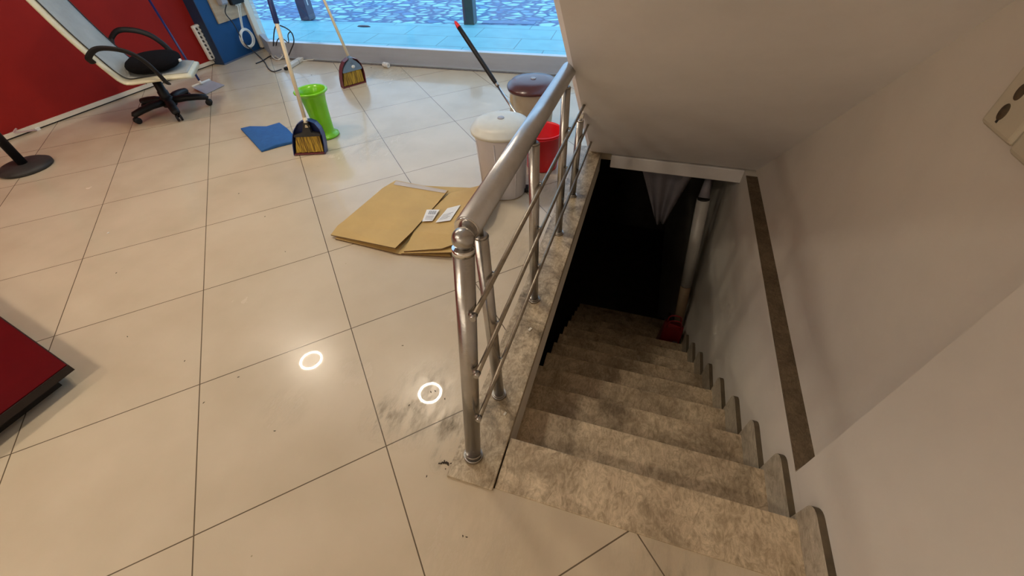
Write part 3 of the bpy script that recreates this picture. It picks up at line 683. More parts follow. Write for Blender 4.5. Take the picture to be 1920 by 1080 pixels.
# ------------------------------------------------------------------ brooms standing in dustpans
def broom(name, label, lipA, lipB, top, htop, inner, head, rim, grip=None, mark=False):
    e = empty(name, (0, 0, 0)); tag(e, label, 'broom')
    A_ = Vector(lipA); B_ = Vector(lipB); u = (B_ - A_); W = u.length; u.normalize()
    base = (A_ + B_) / 2; up = (Vector(top) - base); H = up.length; up.normalize()
    nrm = u.cross(up).normalized()      # towards the viewer side
    if nrm.dot(CC - base) < 0: nrm = -nrm
    def Q(a, b, c=0): return base + u * (a * W) + up * (b * H) + nrm * c
    # dustpan back: shield shaped plate with rim walls
    out = [(-.50, 0), (-.50, .30), (-.47, .55), (-.40, .75), (-.27, .92), (-.10, 1.0), (.10, 1.0), (.27, .92), (.40, .75), (.47, .55), (.50, .30), (.50, 0)]
    s = MB(); f_ = [s.bm.verts.new(Q(a, b, -.012)) for a, b in out]; g2 = [s.bm.verts.new(Q(a, b, -.022)) for a, b in out]
    s.bm.faces.new(f_); s.bm.faces.new(g2[::-1])
    for i in range(len(out)):
        j = (i + 1) % len(out); s.bm.faces.new((f_[i], f_[j], g2[j], g2[i]))
    pan = s.build('dustpan', inner, e)
    s = MB()
    for i in range(len(out) - 1):
        a, b = out[i]; c, d = out[i + 1]
        dep = lambda t: .045 * (1 - .3 * t)
        P_ = [Q(a, b, -.024), Q(c, d, -.024), Q(c, d, dep(d)), Q(a, b, dep(b))]
        P2 = [Q(a * .965, b * .985, -.024), Q(c * .965, d * .985, -.024), Q(c * .965, d * .985, dep(d)), Q(a * .965, b * .985, dep(b))]
        v = [s.bm.verts.new(p_) for p_ in P_]; w = [s.bm.verts.new(p_) for p_ in P2]
        s.bm.faces.new(v); s.bm.faces.new(w[::-1]); s.bm.faces.new((v[3], v[2], w[2], w[3])); s.bm.faces.new((v[0], w[0], w[1], v[1]))
        s.bm.faces.new((v[0], v[3], w[3], w[0])); s.bm.faces.new((v[1], w[1], w[2], v[2]))
    s.build('pan_rim', rim, pan)
    s = MB(); s.tube([Q(-.5, .005, .03), Q(.5, .005, .03)], .006, 8); s.tube([Q(-.5, .005, -.01), Q(.5, .005, -.01)], .006, 8)
    pp = [Q(-.5, 0, -.02), Q(.5, 0, -.02), Q(.5, 0, .042), Q(-.5, 0, .042)]; v = [s.bm.verts.new(p_) for p_ in pp]; w = [s.bm.verts.new(p_ + up * .008) for p_ in pp]
    s.bm.faces.new(v); s.bm.faces.new(w[::-1])
    for i in range(4): s.bm.faces.new((v[i], v[(i + 1) % 4], w[(i + 1) % 4], w[i]))
    tag(s.build('pan_lip', M_maroon, pan), 'maroon lip at the floor')
    # bristles
    s = MB(); hb = .56
    nb = 14
    for r_, cz in enumerate([.012, .024]):
        for i in range(nb):
            a0 = -.44 + .88 * i / nb; a1 = -.44 + .88 * (i + .93) / nb
            k0 = a0 * .84; k1_ = a1 * .84; zb = .05 + .01 * ((i * 7 + r_ * 3) % 3) / 2
            P_ = [Q(a0, zb, cz - .006), Q(a1, zb, cz - .006), Q(a1, zb, cz + .006), Q(a0, zb, cz + .006)]
            P2 = [Q(k0, hb, cz - .006), Q(k1_, hb, cz - .006), Q(k1_, hb, cz + .006), Q(k0, hb, cz + .006)]
            v = [s.bm.verts.new(p_) for p_ in P_]; w = [s.bm.verts.new(p_) for p_ in P2]
            s.bm.faces.new(v); s.bm.faces.new(w[::-1])
            for j in range(4): s.bm.faces.new((v[j], v[(j + 1) % 4], w[(j + 1) % 4], w[j]))
    br = s.build('bristles', M_bristle, e)
    # head block
    s = MB(); sh = [(-.40, .545), (-.41, .60), (-.33, .74), (-.20, .87), (-.09, .95), (-.07, 1.03), (.07, 1.03), (.09, .95), (.20, .87), (.33, .74), (.41, .60), (.40, .545)] if mark else \
        [(-.40, .545), (-.41, .60), (-.14, .66), (-.10, .80), (-.07, .95), (.07, .95), (.10, .80), (.14, .66), (.41, .60), (.40, .545)]
    v = [s.bm.verts.new(Q(a, b, .004)) for a, b in sh]; w = [s.bm.verts.new(Q(a, b, .038)) for a, b in sh]
    s.bm.faces.new(v[::-1]); s.bm.faces.new(w)
    for j in range(len(sh)): s.bm.faces.new((v[j], v[(j + 1) % len(sh)], w[(j + 1) % len(sh)], w[j]))
    hd = s.build('broom_head', head, e)
    if mark:
        s = MB(); cM = frame(Q(.05, .70, .0385), u, up); s.lathe([(0, 0), (.018, 0), (.018, .001), (0, .001)], n=20, M=cM, sy=.8); s.build('emblem', M_paper, hd)
    # handle
    hs = Q(0, .93, .020); he = Vector(htop); dv = he - hs
    s = MB(); s.tube([hs - dv.normalized() * .03, hs + dv * .96], .0125, 18); hn = s.build('handle', M_wood, e)
    if grip:
        s = MB(); s.tube([hs + dv * grip[0], hs + dv * (grip[0] + .004), hs + dv * grip[1]], [.013, .0165, .0165], 18); tag(s.build('grip', M_navy, hn), 'navy blue grip sleeve')
    s = MB(); s.tube([hs + dv * .955, hs + dv], [.0135, .010], 18); s.build('end_cap', M_navy, hn)
    s = MB(); s.tube([hs - dv.normalized() * .03, hs + dv.normalized() * .035], [.017, .0145], 18); s.build('socket', M_wood if not mark else head, hn)
    return e
t1 = fl(575, 224, 0.235)
broom('broom', 'broom with cream stick set in a navy dustpan between blue cloth and green stand', fl(555, 287, 0.003), fl(613, 284, 0.003), t1, yp(492, -48, 2.48), M_navy, M_blackm, M_navy, (.70, .96))
t2 = fl(654, 108, 0.235)
broom('broom', 'broom with grey blue head in a maroon dustpan standing by the window', fl(641, 164, 0.003), fl(683, 152, 0.003), t2, yp(560, -110, 3.72), M_maroon, M_blueg, M_maroon, None, True)

# dustpan lying behind the chair with a thin navy pole leaning on the red wall
dp = empty('dustpan', (0, 0, 0)); tag(dp, 'grey dustpan with thin navy pole behind the chair against the red wall', 'dustpan')
q = MB(); pts = [fl(368, 166, .004), fl(386, 177, .004), fl(421, 160, .004), fl(392, 153, .030)]
pl = [fl(360, 164, .03), fl(386, 177, .004), fl(421, 160, .004), fl(394, 151, .03)]
vv = [q.bm.verts.new(p_ + Vector((0, 0, .004))) for p_ in pl]; ww = [q.bm.verts.new(p_) for p_ in pl]
q.bm.faces.new(vv); q.bm.faces.new(ww[::-1])
for i in range(4): q.bm.faces.new((vv[i], vv[(i + 1) % 4], ww[(i + 1) % 4], ww[i]))
pan = q.build('pan', M_grey, dp)
q = MB(); q.tube([pl[0] + Vector((0, 0, .006)), pl[3] + Vector((0, 0, .008))], .010, 8); q.build('pan_rim', M_white, pan)
ja = fl(378, 158, .035); jb = xp(276, -6, -4.62)
q = MB(); q.tube([ja, ja + (jb - ja) * .04], .011, 12); q.build('ferrule', M_white, dp)
q = MB(); q.tube([ja + (jb - ja) * .03, jb], .010, 12); q.build('pole', M_navy, dp)

# ------------------------------------------------------------------ office chair
zs = .34
rn = fl(232, 163, zs); PH = radians(52); TT = radians(20)
F_ = Vector((sin(PH), cos(PH), 0)); Wd = Vector((-cos(PH), sin(PH), 0)); U = -sin(TT) * F_ + Vector((0, 0, cos(TT)))
ch = empty('office_chair', (0, 0, 0)); tag(ch, 'reclined office chair with cream and grey mesh upholstery on a black five-star base', 'chair')
CW = 0.47; CD = 0.44
def S(f, w, z=0.0): return rn + F_ * f + Wd * w + Vector((0, 0, z))
def Bk(h, w, d=0.0):
    nb_ = (F_ * cos(TT) + Vector((0, 0, sin(TT))))
    return rn + U * h + Wd * w + nb_ * d
# seat+back shell: swept cross-section (side profile), cream edge shell and grey inner pad
def shell(name, m, w0, w1, th, off, hb, inset, depth, parent):
    path = []
    for h in [hb, hb * .85, hb * .65, hb * .45, hb * .3, .12]:
        path.append((('b'), h))
    pts = []
    s = MB(); rows = []
    nb_ = (F_ * cos(TT) + Vector((0, 0, sin(TT)))); up_ = Vector((0, 0, 1))
    prof = []
    for h in [hb, hb * .9, hb * .75, hb * .6, hb * .45, hb * .3, .10, .05]:
        bow = .02 * sin(pi * min(1, h / hb))
        prof.append((rn + U * h + nb_ * (off - bow), nb_))
    for a in [.25, .5, .75]:
        nn2 = (nb_ * (1 - a) + up_ * a).normalized()
        base = rn + U * (.05 * (1 - a) ** 2) + F_ * (.05 * a ** 2)
        prof.append((base + nn2 * off, nn2))
    for f in [.05, .10, .17, .24, .30, .35, .39, .42, depth]:
        dz = -.012 * max(0, (f - .28) / .15) ** 2
        prof.append((rn + F_ * f + up_ * (off + dz), up_))
    nW = 12
    for idx, (p_, nn2) in enumerate(prof):
        tEnd = max(0, ((p_ - rn).dot(F_) - .24) / (depth - .24)); shrink = (1 - sqrt(max(0, 1 - min(1, tEnd) ** 2 * .75))) * .30
        tb_ = max(0, ((p_ - rn).dot(U) - hb * .9) / (hb * .1)) if idx < 3 else 0
        top_, bot_ = [], []
        for k in range(nW + 1):
            t = k / nW; w = w0 + (w1 - w0) * t
            w = (w - CW / 2) * (1 - shrink) + CW / 2
            edge = min(t, 1 - t) * nW; rd = (1 - min(1, edge / 1.2)) * th * .35
            top_.append(s.bm.verts.new(p_ + Wd * w + nn2 * (-rd))); bot_.append(s.bm.verts.new(p_ + Wd * w - nn2 * (th - rd)))
        rows.append((top_, bot_))
    for (a, b), (c, d) in zip(rows[:-1], rows[1:]):
        for k in range(nW):
            s.bm.faces.new((a[k], a[k + 1], c[k + 1], c[k])); s.bm.faces.new((b[k], d[k], d[k + 1], b[k + 1]))
        s.bm.faces.new((a[0], c[0], d[0], b[0])); s.bm.faces.new((a[-1], b[-1], d[-1], c[-1]))
    for (a, b) in (rows[0], rows[-1]):
        for k in range(nW): s.bm.faces.new((a[k], b[k], b[k + 1], a[k + 1]))
    for f in s.bm.faces: f.smooth = True
    return s.build(name, m, parent)
sh = shell('seat_shell', M_cream, 0, CW, .040, 0.030, .66, 0, .455, ch)
pad = shell('mesh_pad', M_mesh, .045, CW - .035, .010, 0.036, .655, 0, .435, ch)
q = MB()
for w in (.045, CW - .035):
    pts = [rn + U * h + Wd * w + (F_ * cos(TT) + Vector((0, 0, sin(TT)))) * (.036 - .02 * sin(pi * min(1, h / .655))) for h in [.655, .5, .35, .2, .08]] + [S(.05, w, .038), S(.15, w, .037), S(.27, w + (.01 if w < .2 else -.01), .036)]
    q.tube(bez(pts, 6), .004, 8)
tag(q.build('piping', M_blackm, pad), 'dark seam piping')
# arms
for w, wo in ((-.005, -.045), (CW + .005, CW + .045)):
    pts = [Bk(.20, w, -.015), Bk(.235, wo, .01), S(.0, wo, .268), S(.09, wo, .262), S(.18, wo, .225), S(.24, wo, .16), S(.275, wo, .08), S(.29, wo * .5 + w * .5, .0), S(.28, w + (.04 if w < .1 else -.04), -.025)]
    q = MB(); q.tube(bez(pts, 8), .021, 12, flat=.55, up=(0, 0, 1)); q.build('armrest', M_black, ch)
# base
hub = Vector((-4.015, 2.625, 0)); sc_c = S(.25, CW / 2, -.02)
q = MB(); q.box((-.11, -.075, -.055), (.12, .075, .0), .012, M=frame(Vector((hub.x, hub.y, zs - .01)), F_, Wd)); q.tube([Vector((hub.x, hub.y, zs - .035)), sc_c], .03, 10)
q.tube([Vector((hub.x, hub.y, zs - .04)) - Wd * .02, Vector((hub.x, hub.y, zs - .04)) - Wd * .22], .006, 8); q.build('tilt_mechanism', M_black, ch)
q = MB(); q.tube([hub + Vector((0, 0, .07)), hub + Vector((0, 0, .17)), hub + Vector((0, 0, .175)), hub + Vector((0, 0, zs - .03))], [.042, .040, .034, .032], 20); q.build('gas_column', M_black, ch)
q = MB(); q.lathe([(0, .05), (.055, .05), (.060, .085), (.048, .12), (0, .12)], hub, n=28); hb_ = q.build('hub', M_black, ch)
a0 = math.atan2(2.478 - hub.y, -3.78 - hub.x)
for k in range(5):
    a = a0 + k * 2 * pi / 5; d = Vector((cos(a), sin(a), 0)); s_ = Vector((-sin(a), cos(a), 0)); R5 = .288
    q = MB(); q.tube([hub + d * .03 + Vector((0, 0, .088)), hub + d * .14 + Vector((0, 0, .092)), hub + d * .22 + Vector((0, 0, .084)), hub + d * R5 + Vector((0, 0, .072)), hub + d * (R5 + .01) + Vector((0, 0, .058))], [.036, .036, .034, .031, .022], 14, flat=.75, up=(0, 0, 1))
    lg = q.build('base_leg', M_black, ch)
    q = MB(); cM = frame(hub + d * R5 + Vector((0, 0, .026)), s_, d)
    for sgn in (-1, 1):
        Mx = Matrix.Translation(hub + d * (R5 + .005) + s_ * (sgn * .014) + Vector((0, 0, .026))) @ Matrix.Rotation(a, 4, 'Z') @ Matrix.Rotation(pi / 2, 4, 'X')
        q.lathe([(0, -.009), (.020, -.009), (.026, -.005), (.026, .005), (.020, .009), (0, .009)], n=24, M=Mx)
    q.tube([hub + d * R5 + Vector((0, 0, .03)), hub + d * R5 + Vector((0, 0, .066))], .008, 10)
    q.build('caster', M_black, lg)
# cushion on the seat
q = MB(); cM = frame(S(.205, .235, .078), F_, Wd)
q.lathe([(0, -.038), (.10, -.038), (.155, -.028), (.178, 0.005), (.168, .040), (.12, .060), (.04, .068), (0, .069)], n=40, M=cM, sx=1.08, sy=1.2, sq=.5)
cu = q.build('seat_cushion', M_fabric); cu.modifiers.new('s', 'SUBSURF').render_levels = 1
tag(cu, 'black fabric cushion with a small white tag lying on the cream chair seat', 'cushion')
q = MB(); q.box((.165, -.045, -.004), (.198, -.015, .012), .002, M=cM); tag(q.build('care_tag', M_paper, cu), 'small white care tag')

# ------------------------------------------------------------------ stand with round base at the left edge
sd = empty('post_stand', (-4.205, 1.535, 0)); tag(sd, 'black post on a heavy round black base in front of the red wall', 'stand')
q = MB(); q.lathe([(0, 0), (.150, 0), (.158, .008), (.156, .024), (.135, .036), (.06, .040), (0, .040)], n=56); q.build('round_base', M_blackm, sd)
q = MB(); q.tube([(0, 0, .036), (-.0, .0, .95)], .029, 24); q.build('pole', M_black, sd)
q = MB(); q.lathe([(0, .94), (.036, .94), (.036, .975), (.02, .985), (0, .985)], n=32); q.build('pole_cap', M_black, sd)

# low red platform at the left foreground
rp_ = empty('red_board', (0, 0, 0)); tag(rp_, 'dark red board with black edge reaching in at the left foreground', 'board')
cz = 0.10; c0 = fl(124, 684, cz); ua = (fl(0, 596, cz) - c0).normalized(); ub = (fl(0, 776, cz) - c0).normalized()
pts = [c0, c0 + ua * 1.0, c0 + ua * 1.0 + ub * .7, c0 + ub * .7]
s = MB(); s.prism([(p_.x, p_.y) for p_ in pts], cz - .004, cz); s.build('red_top', mat('dark_red_laminate', (0.085, 0.0012, 0.003), 0.5, var=.15, spec=.12), rp_)
s = MB(); pts = [p_ + (ua + ub) * -.004 for p_ in [c0]] + [c0 + ua * 1.0 - ub * .006, c0 + ua * 1.0 + ub * .7, c0 + ub * .7 - ua * .006]
s.prism([(p_.x, p_.y) for p_ in pts], cz - .036, cz - .004); s.build('board_core', mat('black_edge_band', (0.016, 0.006, 0.005), 0.6, var=.3), rp_)
s = MB(); a_ = c0 + (ua + ub) * .06; pts = [a_, a_ + ua * .85, a_ + ua * .85 + ub * .5, a_ + ub * .5]
s.prism([(p_.x, p_.y) for p_ in pts], 0.0, cz - .036); s.build('plinth', M_gap, rp_)

# ------------------------------------------------------------------ wall electrics
# power strip hung vertically on the red wall
XW = -4.69
def wpx(x, y): return xp(x, y, XW)
ps = empty('wall_power_strip', (0, 0, 0)); tag(ps, 'long white multi-socket strip hung upright where red and blue walls meet', 'power strip')
a = wpx(363, 46); b = wpx(398, 110); q = MB()
ax = (a - b).normalized(); hy = Vector((0, 1, 0)); hy = (hy - ax * hy.dot(ax)).normalized(); Lq = (a - b).length
Mq = frame((a + b) / 2 + Vector((.02, 0, 0)), hy, ax)
wS = .105
q.box((-wS / 2, -Lq / 2, -.022), (wS / 2, Lq / 2, .022), .012, M=Mq); pb_ = q.build('strip_body', M_white, ps)
for c in (-1, 1):
    for r in range(8):
        q = MB(); yy = -Lq / 2 + Lq * (r + .75) / 8.6
        Ms = Mq @ T(c * .022 - .004, yy, .0222) @ Rz(.5)
        q.lathe([(0, 0), (.0145, 0), (.0145, .0012), (0, .0012)], n=16, M=Ms, sx=.75); q.build('socket', mat('dark_socket_hole', (.06, .05, .045), .6) if (r == 0 and c == -1) else bpy.data.materials['dark_socket_hole'], pb_)
q = MB(); q.tube(bez([b + Vector((.02, 0, 0)), b + Vector((.02, .01, -.02)), b + Vector((.02, .06, -.025)), b + Vector((.0, .07, .02))], 6), .005, 8); q.build('cord', M_cablew, ps)

XB = -4.545
def bpx(x, y, X=XB): return xp(x, y, X)
# plywood board with equipment
pbd = [bpx(385, -10), bpx(411, 43), bpx(477, 25), bpx(458, -30)]
o = empty('plywood_board', (0, 0, 0)); tag(o, 'plywood board fixed on the blue wall behind electrical boxes', 'board')
s = MB(); 
yv0 = pbd[1].y; yv1 = pbd[2].y; zb = (pbd[1].z + pbd[2].z) / 2
s.box((-4.566, yv0, zb), (-4.548, yv1, zb + .75)); s.build('board_panel', M_ply, o)
o = empty('junction_box', (0, 0, 0)); tag(o, 'grey electrical box on the plywood board left of the black device', 'electrical box')
c = bpx(416, 2, -4.52); s = MB(); s.box((-4.548, c.y - .045, c.z - .03), (-4.49, c.y + .045, c.z + .16), .008); bx_ = s.build('box_body', M_grey, o)
s = MB(); s.box((-4.491, c.y - .038, c.z - .02), (-4.484, c.y + .038, c.z + .15), .004); s.build('box_cover', M_grey, bx_)
o = empty('network_device', (0, 0, 0)); tag(o, 'black device with plugged cables on the plywood board', 'router')
c2 = bpx(444, 3, -4.52); s = MB(); s.box((-4.548, c2.y - .085, c2.z - .02), (-4.505, c2.y + .095, c2.z + .16), .01); dv_ = s.build('device_body', M_black, o)
for k in range(4):
    s = MB(); s.box((-4.53, c2.y - .04 + k * .022, c2.z - .034), (-4.515, c2.y - .026 + k * .022, c2.z - .018), .002); s.build('plug', M_white, dv_)
# cables
def cable(name, label, pts, r, m):
    q = MB(); q.tube(bez(pts, 10), r, 8); c_ = q.build(name, m); tag(c_, label, 'cable'); return c_
cc_ = bpx(461, 71, -4.53)
q = MB()
rnd = random.Random(7)
for k in range(9):
    Mx = T(cc_.x + .012 + .004 * (k % 3), cc_.y + rnd.uniform(-.008, .008), cc_.z + rnd.uniform(-.008, .008)) @ Ry(pi / 2) @ Rx(rnd.uniform(-.10, .10))
    q.torus((0, 0, 0), .088 + rnd.uniform(-.010, .010), .0048, n=40, k=8, M=Mx)
tag(q.build('cable_coil', M_cablew), 'coiled grey white cable hanging on the blue wall', 'cable')
q_tie = [cc_ + Vector((.015, -.02, .07)), cc_ + Vector((.015, -.0, .13)), c2 + Vector((.02, -.03, -.03))]
cable('cable', 'grey cable running from the coil up to the black device', q_tie, .006, M_cablew)
cable('cable', 'second pale cable plugged beside the first on the black device', [cc_ + Vector((.02, .0, .08)), cc_ + Vector((.015, .02, .14)), c2 + Vector((.02, .0, -.03))], .005, M_cablew)
f1 = fl(478, 100, .03)
cable('cable', 'black cable running from the grey box past the coil down to the floor strip', [c + Vector((.04, 0, -.03)), bpx(423, 25, -4.52), bpx(438, 45, -4.52), bpx(458, 80, -4.50), fl(480, 100, .02), fl(495, 115, .007), fl(503, 128, .007), fl(513, 134, .007), fl(528, 130, .012)], .0055, M_cable)
cable('cable', 'short dark cable lying on the floor below the blue wall', [fl(480, 119, .006), fl(492, 114, .006), fl(505, 106, .006), fl(514, 104, .006)], .006, M_cable)
# trunking at the end of the pier
q = MB(); q.box((-4.564, 4.36, 0.02), (-4.525, 4.435, 2.4), .006); tag(q.build('cable_trunking', M_base), 'cream vertical trunking at the window end of the blue wall', 'trunking')
# wall cables by the window
cable('cable', 'dark looping cable in front of the window beside the broom stick', [fl(512, 100, .02), yp(514, 60, 4.05), yp(520, 48, 4.05), yp(535, 52, 4.05), yp(547, 62, 4.05), yp(551, 78, 4.05), yp(545, 95, 4.05), fl(537, 112, .01)], .006, M_cable)
cable('cable', 'lower dark looping cable behind the white floor adapter', [fl(515, 98, .02), yp(521, 74, 4.06), yp(532, 74, 4.06), yp(541, 80, 4.06), yp(540, 66, 4.06), yp(544, 60, 4.06), yp(549, 64, 4.06)], .005, M_cable)
cable('cable', 'grey white cable loop lying nearest the window frame', [fl(512, 96, .03), fl(524, 94, .05), fl(536, 96, .05), fl(544, 90, .06), fl(549, 100, .02), fl(560, 103, .01)], .007, M_cablew)
cable('cable', 'grey white cable tangle beside the trunking foot', [fl(508, 98, .02), fl(512, 108, .01), fl(522, 112, .01), fl(530, 104, .03), fl(520, 98, .04), fl(514, 102, .02), fl(525, 110, .008), fl(540, 104, .012)], .007, M_cablew)
cable('cable', 'grey cord lying along the window base towards the broom', [fl(540, 118, .006), fl(556, 116, .006), fl(575, 113, .006), fl(586, 112, .006), fl(592, 109, .006)], .007, M_cablew)
# floor adapter
fa = empty('floor_adapter', (0, 0, 0)); tag(fa, 'white power adapter lying on the floor among the cables', 'adapter')
a = fl(538, 127, .02); b = fl(565, 110, .02); Ma = frame((a + b) / 2, (b - a), Vector((-(b - a).y, (b - a).x, 0))); Lx = (b - a).length
q = MB(); q.box((-Lx / 2, -.030, -.018), (Lx / 2, .030, .018), .006, M=Ma); ab = q.build('adapter_body', M_white, fa)
q = MB(); q.box((Lx * .15, -.031, -.019), (Lx * .17, .031, .019), .001, M=Ma); q.build('band', M_blueg, ab)
q = MB(); q.box((-Lx / 2 - .04, -.012, -.014), (-Lx / 2 + .002, .014, .012), .004, M=Ma); q.build('plug', M_black, fa)

# small roll near the window
q = MB(); cu_ = fl(724, 122, .024); Mr = frame(cu_, Vector((1, -.25, 0)), Vector((0, 1, 0))) @ Ry(pi / 2)
q.lathe([(0, -.034), (.024, -.034), (.025, -.030), (.025, .030), (.024, .034), (0.009, .034), (0.009, .02), (0, .02)], n=28, M=Mr)
ro = q.build('paper_roll', M_paper); tag(ro, 'small white printed roll lying on the floor at the window base', 'roll')
q = MB()
for k, (aa, zz_) in enumerate([(30, -.02), (60, -.008), (45, .008), (80, .018), (100, -.016), (110, .004), (20, .016), (130, .018)]):
    for d_ in (0, 9):
        a1 = radians(aa + d_ + 180); a2 = radians(aa + d_ + 184)
        q.poly([Mr @ Vector((.0255 * cos(a1), .0255 * sin(a1), zz_ - .004)), Mr @ Vector((.0255 * cos(a2), .0255 * sin(a2), zz_ - .004)), Mr @ Vector((.0255 * cos(a2), .0255 * sin(a2), zz_ + .004)), Mr @ Vector((.0255 * cos(a1), .0255 * sin(a1), zz_ + .004))])
q.build('print', M_ink, ro)

# clear plastic hook at the foot of the red wall
hk = xp(48, 246, -4.88); q = MB(); q.tube(bez([hk + Vector((.02, .07, -.02)), hk + Vector((.05, .03, .0)), hk + Vector((.05, -.03, .015)), hk + Vector((.03, -.08, .03)), hk + Vector((.035, -.05, .05))], 6), .006, 8)
tag(q.build('plastic_hook', mat('clear_pinkish_plastic', (.8, .6, .6), .15, trans=.6)), 'small clear plastic hook on the baseboard of the red wall', 'hook')
q = MB(); q.box((hk.x, hk.y + .05, hk.z - .04), (hk.x + .04, hk.y + .085, hk.z + .005), .004); ho = bpy.data.objects['plastic_hook']; tag(q.build('hook_base', M_white, ho), 'white base of the hook')

# socket block at the right edge
so = empty('wall_socket', (0, 0, 0)); tag(so, 'cream wall socket block on the plaster wall at the right edge', 'socket')
X0 = 0.757; s = MB(); s.box((X0 - .022, 1.076, .962), (X0, 1.206, 1.125), .012, seg=3); sbk = s.build('socket_plate', mat('aged_cream_plastic', (0.56, 0.51, 0.39), .5, var=.1), so)
s = MB(); s.box((X0 - .023, .925, .955), (X0, 1.071, 1.120), .012, seg=3); s.build('socket_plate', bpy.data.materials['aged_cream_plastic'], so)
rec = mat('brown_recess', (0.10, 0.068, 0.036), .7, var=.5, scale=70)
h1_ = xp(1881, 210, X0 - .0225); h2_ = xp(1914, 172, X0 - .0225)
for h_ in (h1_, h2_):
    s = MB(); s.lathe([(0, 0), (.0115, 0), (.0110, -.0012), (0, -.0012)], n=28, M=T(X0 - .0222, h_.y, h_.z) @ Ry(pi / 2), sx=1.5, sy=1.1); s.build('socket_opening', rec, sbk)
s = MB(); s.box((X0 - .0232, h1_.y - .006, h1_.z - .022), (X0 - .0222, h1_.y + .001, h1_.z - .004), .0004); s.build('contact', M_gap, sbk)

# ------------------------------------------------------------------ things down the stairs
tbx = empty('leaning_tube', (0, 0, 0)); tag(tbx, 'long pale tube leaning against the stairwell wall in the dark', 'tube')
ta = yp(1319, 374, 2.84); tb2 = yp(1286, 535, 2.70); tc_ = yp(1262, 618, 2.50)
dv = (tb2 - ta)
s = MB(); s.tube([ta, tb2], [.046, .043], 20); s.build('tube_body', M_tube, tbx)
s = MB(); s.tube([tb2 + dv * .01, tb2 + dv * .70], [.041, .038], 20); tag(s.build('lower_sleeve', M_tan, tbx), 'tan lower half of the tube')
s = MB(); s.tube([ta - dv.normalized() * .01, ta], .043, 20); s.build('end_ring', M_gap, tbx)
s = MB(); s.tube([yp(1330, 330, 2.92), ta - dv.normalized() * .012], [.02, .040], 16); tag(s.build('top_cone', M_curtain, tbx), 'pale pointed wrapping above the tube')

bg = empty('shopping_bag', (0, 0, 0)); tag(bg, 'dark red bag standing on a lower step against the stairwell wall', 'bag')
bz = -9 * RH
s = MB(); P0 = [(.485, 2.43), (.665, 2.43), (.665, 2.55), (.485, 2.55)]
lo = [s.bm.verts.new((x, y, bz + .001)) for x, y in P0]; hi = [s.bm.verts.new((.575 + (x - .575) * .82, 2.49 + (y - 2.49) * .5, bz + .30 + .02 * ((i % 2) * 2 - 1))) for i, (x, y) in enumerate(P0)]
s.bm.faces.new(lo[::-1])
for i in range(4): s.bm.faces.new((lo[i], lo[(i + 1) % 4], hi[(i + 1) % 4], hi[i]))
s.bm.faces.new([s.bm.verts.new(v.co - Vector((0, 0, .03))) for v in hi])
s.build('bag_body', M_bag, bg)
for y in (2.46, 2.52):
    s = MB(); s.tube(bez([(.52, y, bz + .28), (.53, y, bz + .36), (.575, y - .01, bz + .39), (.62, y, bz + .36), (.63, y, bz + .28)], 6), .006, 8); s.build('handle', M_bag, bg)
s = MB(); s.box((.60, 2.4285, bz + .05), (.64, 2.4297, bz + .16)); s.build('print_patch', M_curtain, bg)

s = MB(); 
cols = 14; rows_ = 8
grid = []
for r in range(rows_ + 1):
    t = r / rows_; row = []
    for c in range(cols + 1):
        u_ = c / cols; xa = .05 + .20 * t; xb = .44 - .10 * t
        x = xa + (xb - xa) * u_; z = -.205 - .50 * t * (1 - .12 * abs(u_ - .4))
        row.append(s.bm.verts.new((x, 3.02 + .03 * sin(u_ * 13 + t), z)))
    grid.append(row)
for r in range(rows_):
    for c in range(cols):
        f = s.bm.faces.new((grid[r][c], grid[r][c + 1], grid[r + 1][c + 1], grid[r + 1][c])); f.smooth = True
cu2 = s.build('hanging_sheet', M_curtain); sd_ = cu2.modifiers.new('t', 'SOLIDIFY'); sd_.thickness = .004
tag(cu2, 'pale plastic sheet hanging from the ceiling far down the stairwell', 'sheet')

# ------------------------------------------------------------------ bollards outside
def bollard(pa, label, stripe):
    e = empty('bollard', (pa[0], pa[1], 0), radians(5)); tag(e, label, 'bollard', 'dark bollards on the street')
    s = MB(); s.box((-.07, -.08, -.006), (.07, .08, .95), .004); b_ = s.build('bollard_post', M_bollard, e)
    s = MB(); s.box((.0700, -.078, .0), (.0712, .078, .94)); s.build('side_plate', mat('bollard_side', (0.15, 0.17, 0.22), .4, .3, var=.2) if stripe else bpy.data.materials['bollard_side'], b_)
    if stripe:
        s = MB(); s.box((.0712, -.02, .17), (.0722, .002, .9)); tag(s.build('stripe', M_paper, b_), 'white vertical stripe')
        s = MB()
        for k in range(3): s.box((-.045 + .018 * k, -.0815, .40), (-.036 + .018 * k, -.0800, .43))
        for k in range(3): s.box((-.045 + .018 * k, -.0815, .355), (-.034 + .018 * k, -.0800, .38))
        tag(s.build('marks', M_paper, b_), 'small pale printed marks')
bollard((-4.945, 5.79), 'dark square bollard with a white side stripe, left of the window view', True)
bollard((-2.475, 5.965), 'dark square bollard standing behind the red tip of the mop', False)
q = MB(); lf = fl(682, 49, 0.0); q.lathe([(0, 0), (.08, 0), (.06, .012), (0, .015)], (lf.x, lf.y, -.005), n=14, sy=.45, sx=1.3); tag(q.build('leaf_litter', M_bollard), 'dark scrap lying on the pavement outside between the bollards', 'litter')

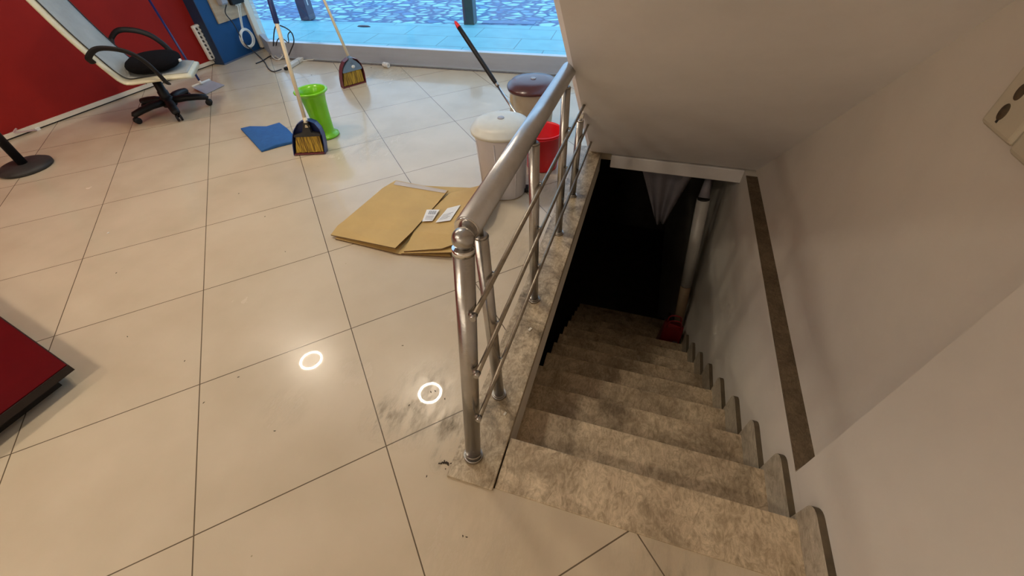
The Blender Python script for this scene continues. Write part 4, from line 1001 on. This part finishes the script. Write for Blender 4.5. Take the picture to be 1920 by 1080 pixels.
# ------------------------------------------------------------------ specks and chips
rnd = random.Random(3)
spk = [(218, 512), (448, 363), (497, 406), (535, 472), (239, 631), (346, 677), (447, 707), (515, 808), (382, 755), (755, 648), (800, 893), (875, 1007), (767, 760), (816, 733), (808, 735), (834, 748), (584, 141), (696, 127), (868, 1005)]
proto = None
for k, (x, y) in enumerate(spk):
    p_ = fl(x, y, 0)
    if proto is None or k % 6 == 0:
        q = MB(); nn3 = 7
        ring = [(rnd.uniform(.003, .006) * (1.6 if j in (0, 3) else 1)) for j in range(nn3)]
        lo = [q.bm.verts.new((ring[j] * cos(2 * pi * j / nn3), ring[j] * .6 * sin(2 * pi * j / nn3), 0)) for j in range(nn3)]
        tp = q.bm.verts.new((0, 0, .003)); q.bm.faces.new(lo[::-1])
        for j in range(nn3): q.bm.faces.new((lo[j], lo[(j + 1) % nn3], tp))
        proto = q.build('dirt_speck', M_dirt); o = proto
    else:
        o = proto.copy(); sc.collection.objects.link(o)
    o.location = (p_.x, p_.y, 0.0002); o.rotation_euler = (0, 0, rnd.uniform(0, 6)); f_ = .55 + .25 * p_.length / 2; o.scale = (f_, f_, f_)
    tag(o, 'tiny dark speck of dirt lying on the pale floor tiles', 'dirt', 'dark specks on the floor')
for nm, (x, y), lb, r in [('plaster_chip', (947, 776), 'small white plaster chip lying on the marble kerb near the first posts', .007), ('plaster_chip', (994, 618), 'pale chip lying on the marble kerb before the third post', .009), ('plaster_chip', (203, 437), 'small white crumb on the tiles left of the long joint', .007)]:
    p_ = fl(x, y, 0.010 if x > 900 else 0); q = MB(); q.box((-r, -r * .6, 0), (r, r * .6, r * .5), r * .15, M=T(p_.x, p_.y, p_.z) @ Rz(x)); tag(q.build(nm, M_chip), lb, 'chip')
# dirt crumbs at the outer corner of the kerb
q = MB(); p_ = fl(835, 868, 0)
for k in range(26):
    a = rnd.uniform(0, 6.28); r = abs(rnd.gauss(0, .008)); s_ = rnd.uniform(.001, .003)
    q.box((-s_, -s_ * .7, 0), (s_, s_ * .7, s_), 0, M=T(p_.x + r * cos(a) * 1.5, p_.y + r * sin(a), 0) @ Rz(a))
tag(q.build('dirt_heap', M_dirt), 'little heap of dark dirt at the front corner of the kerb', 'dirt', None, 'stuff')
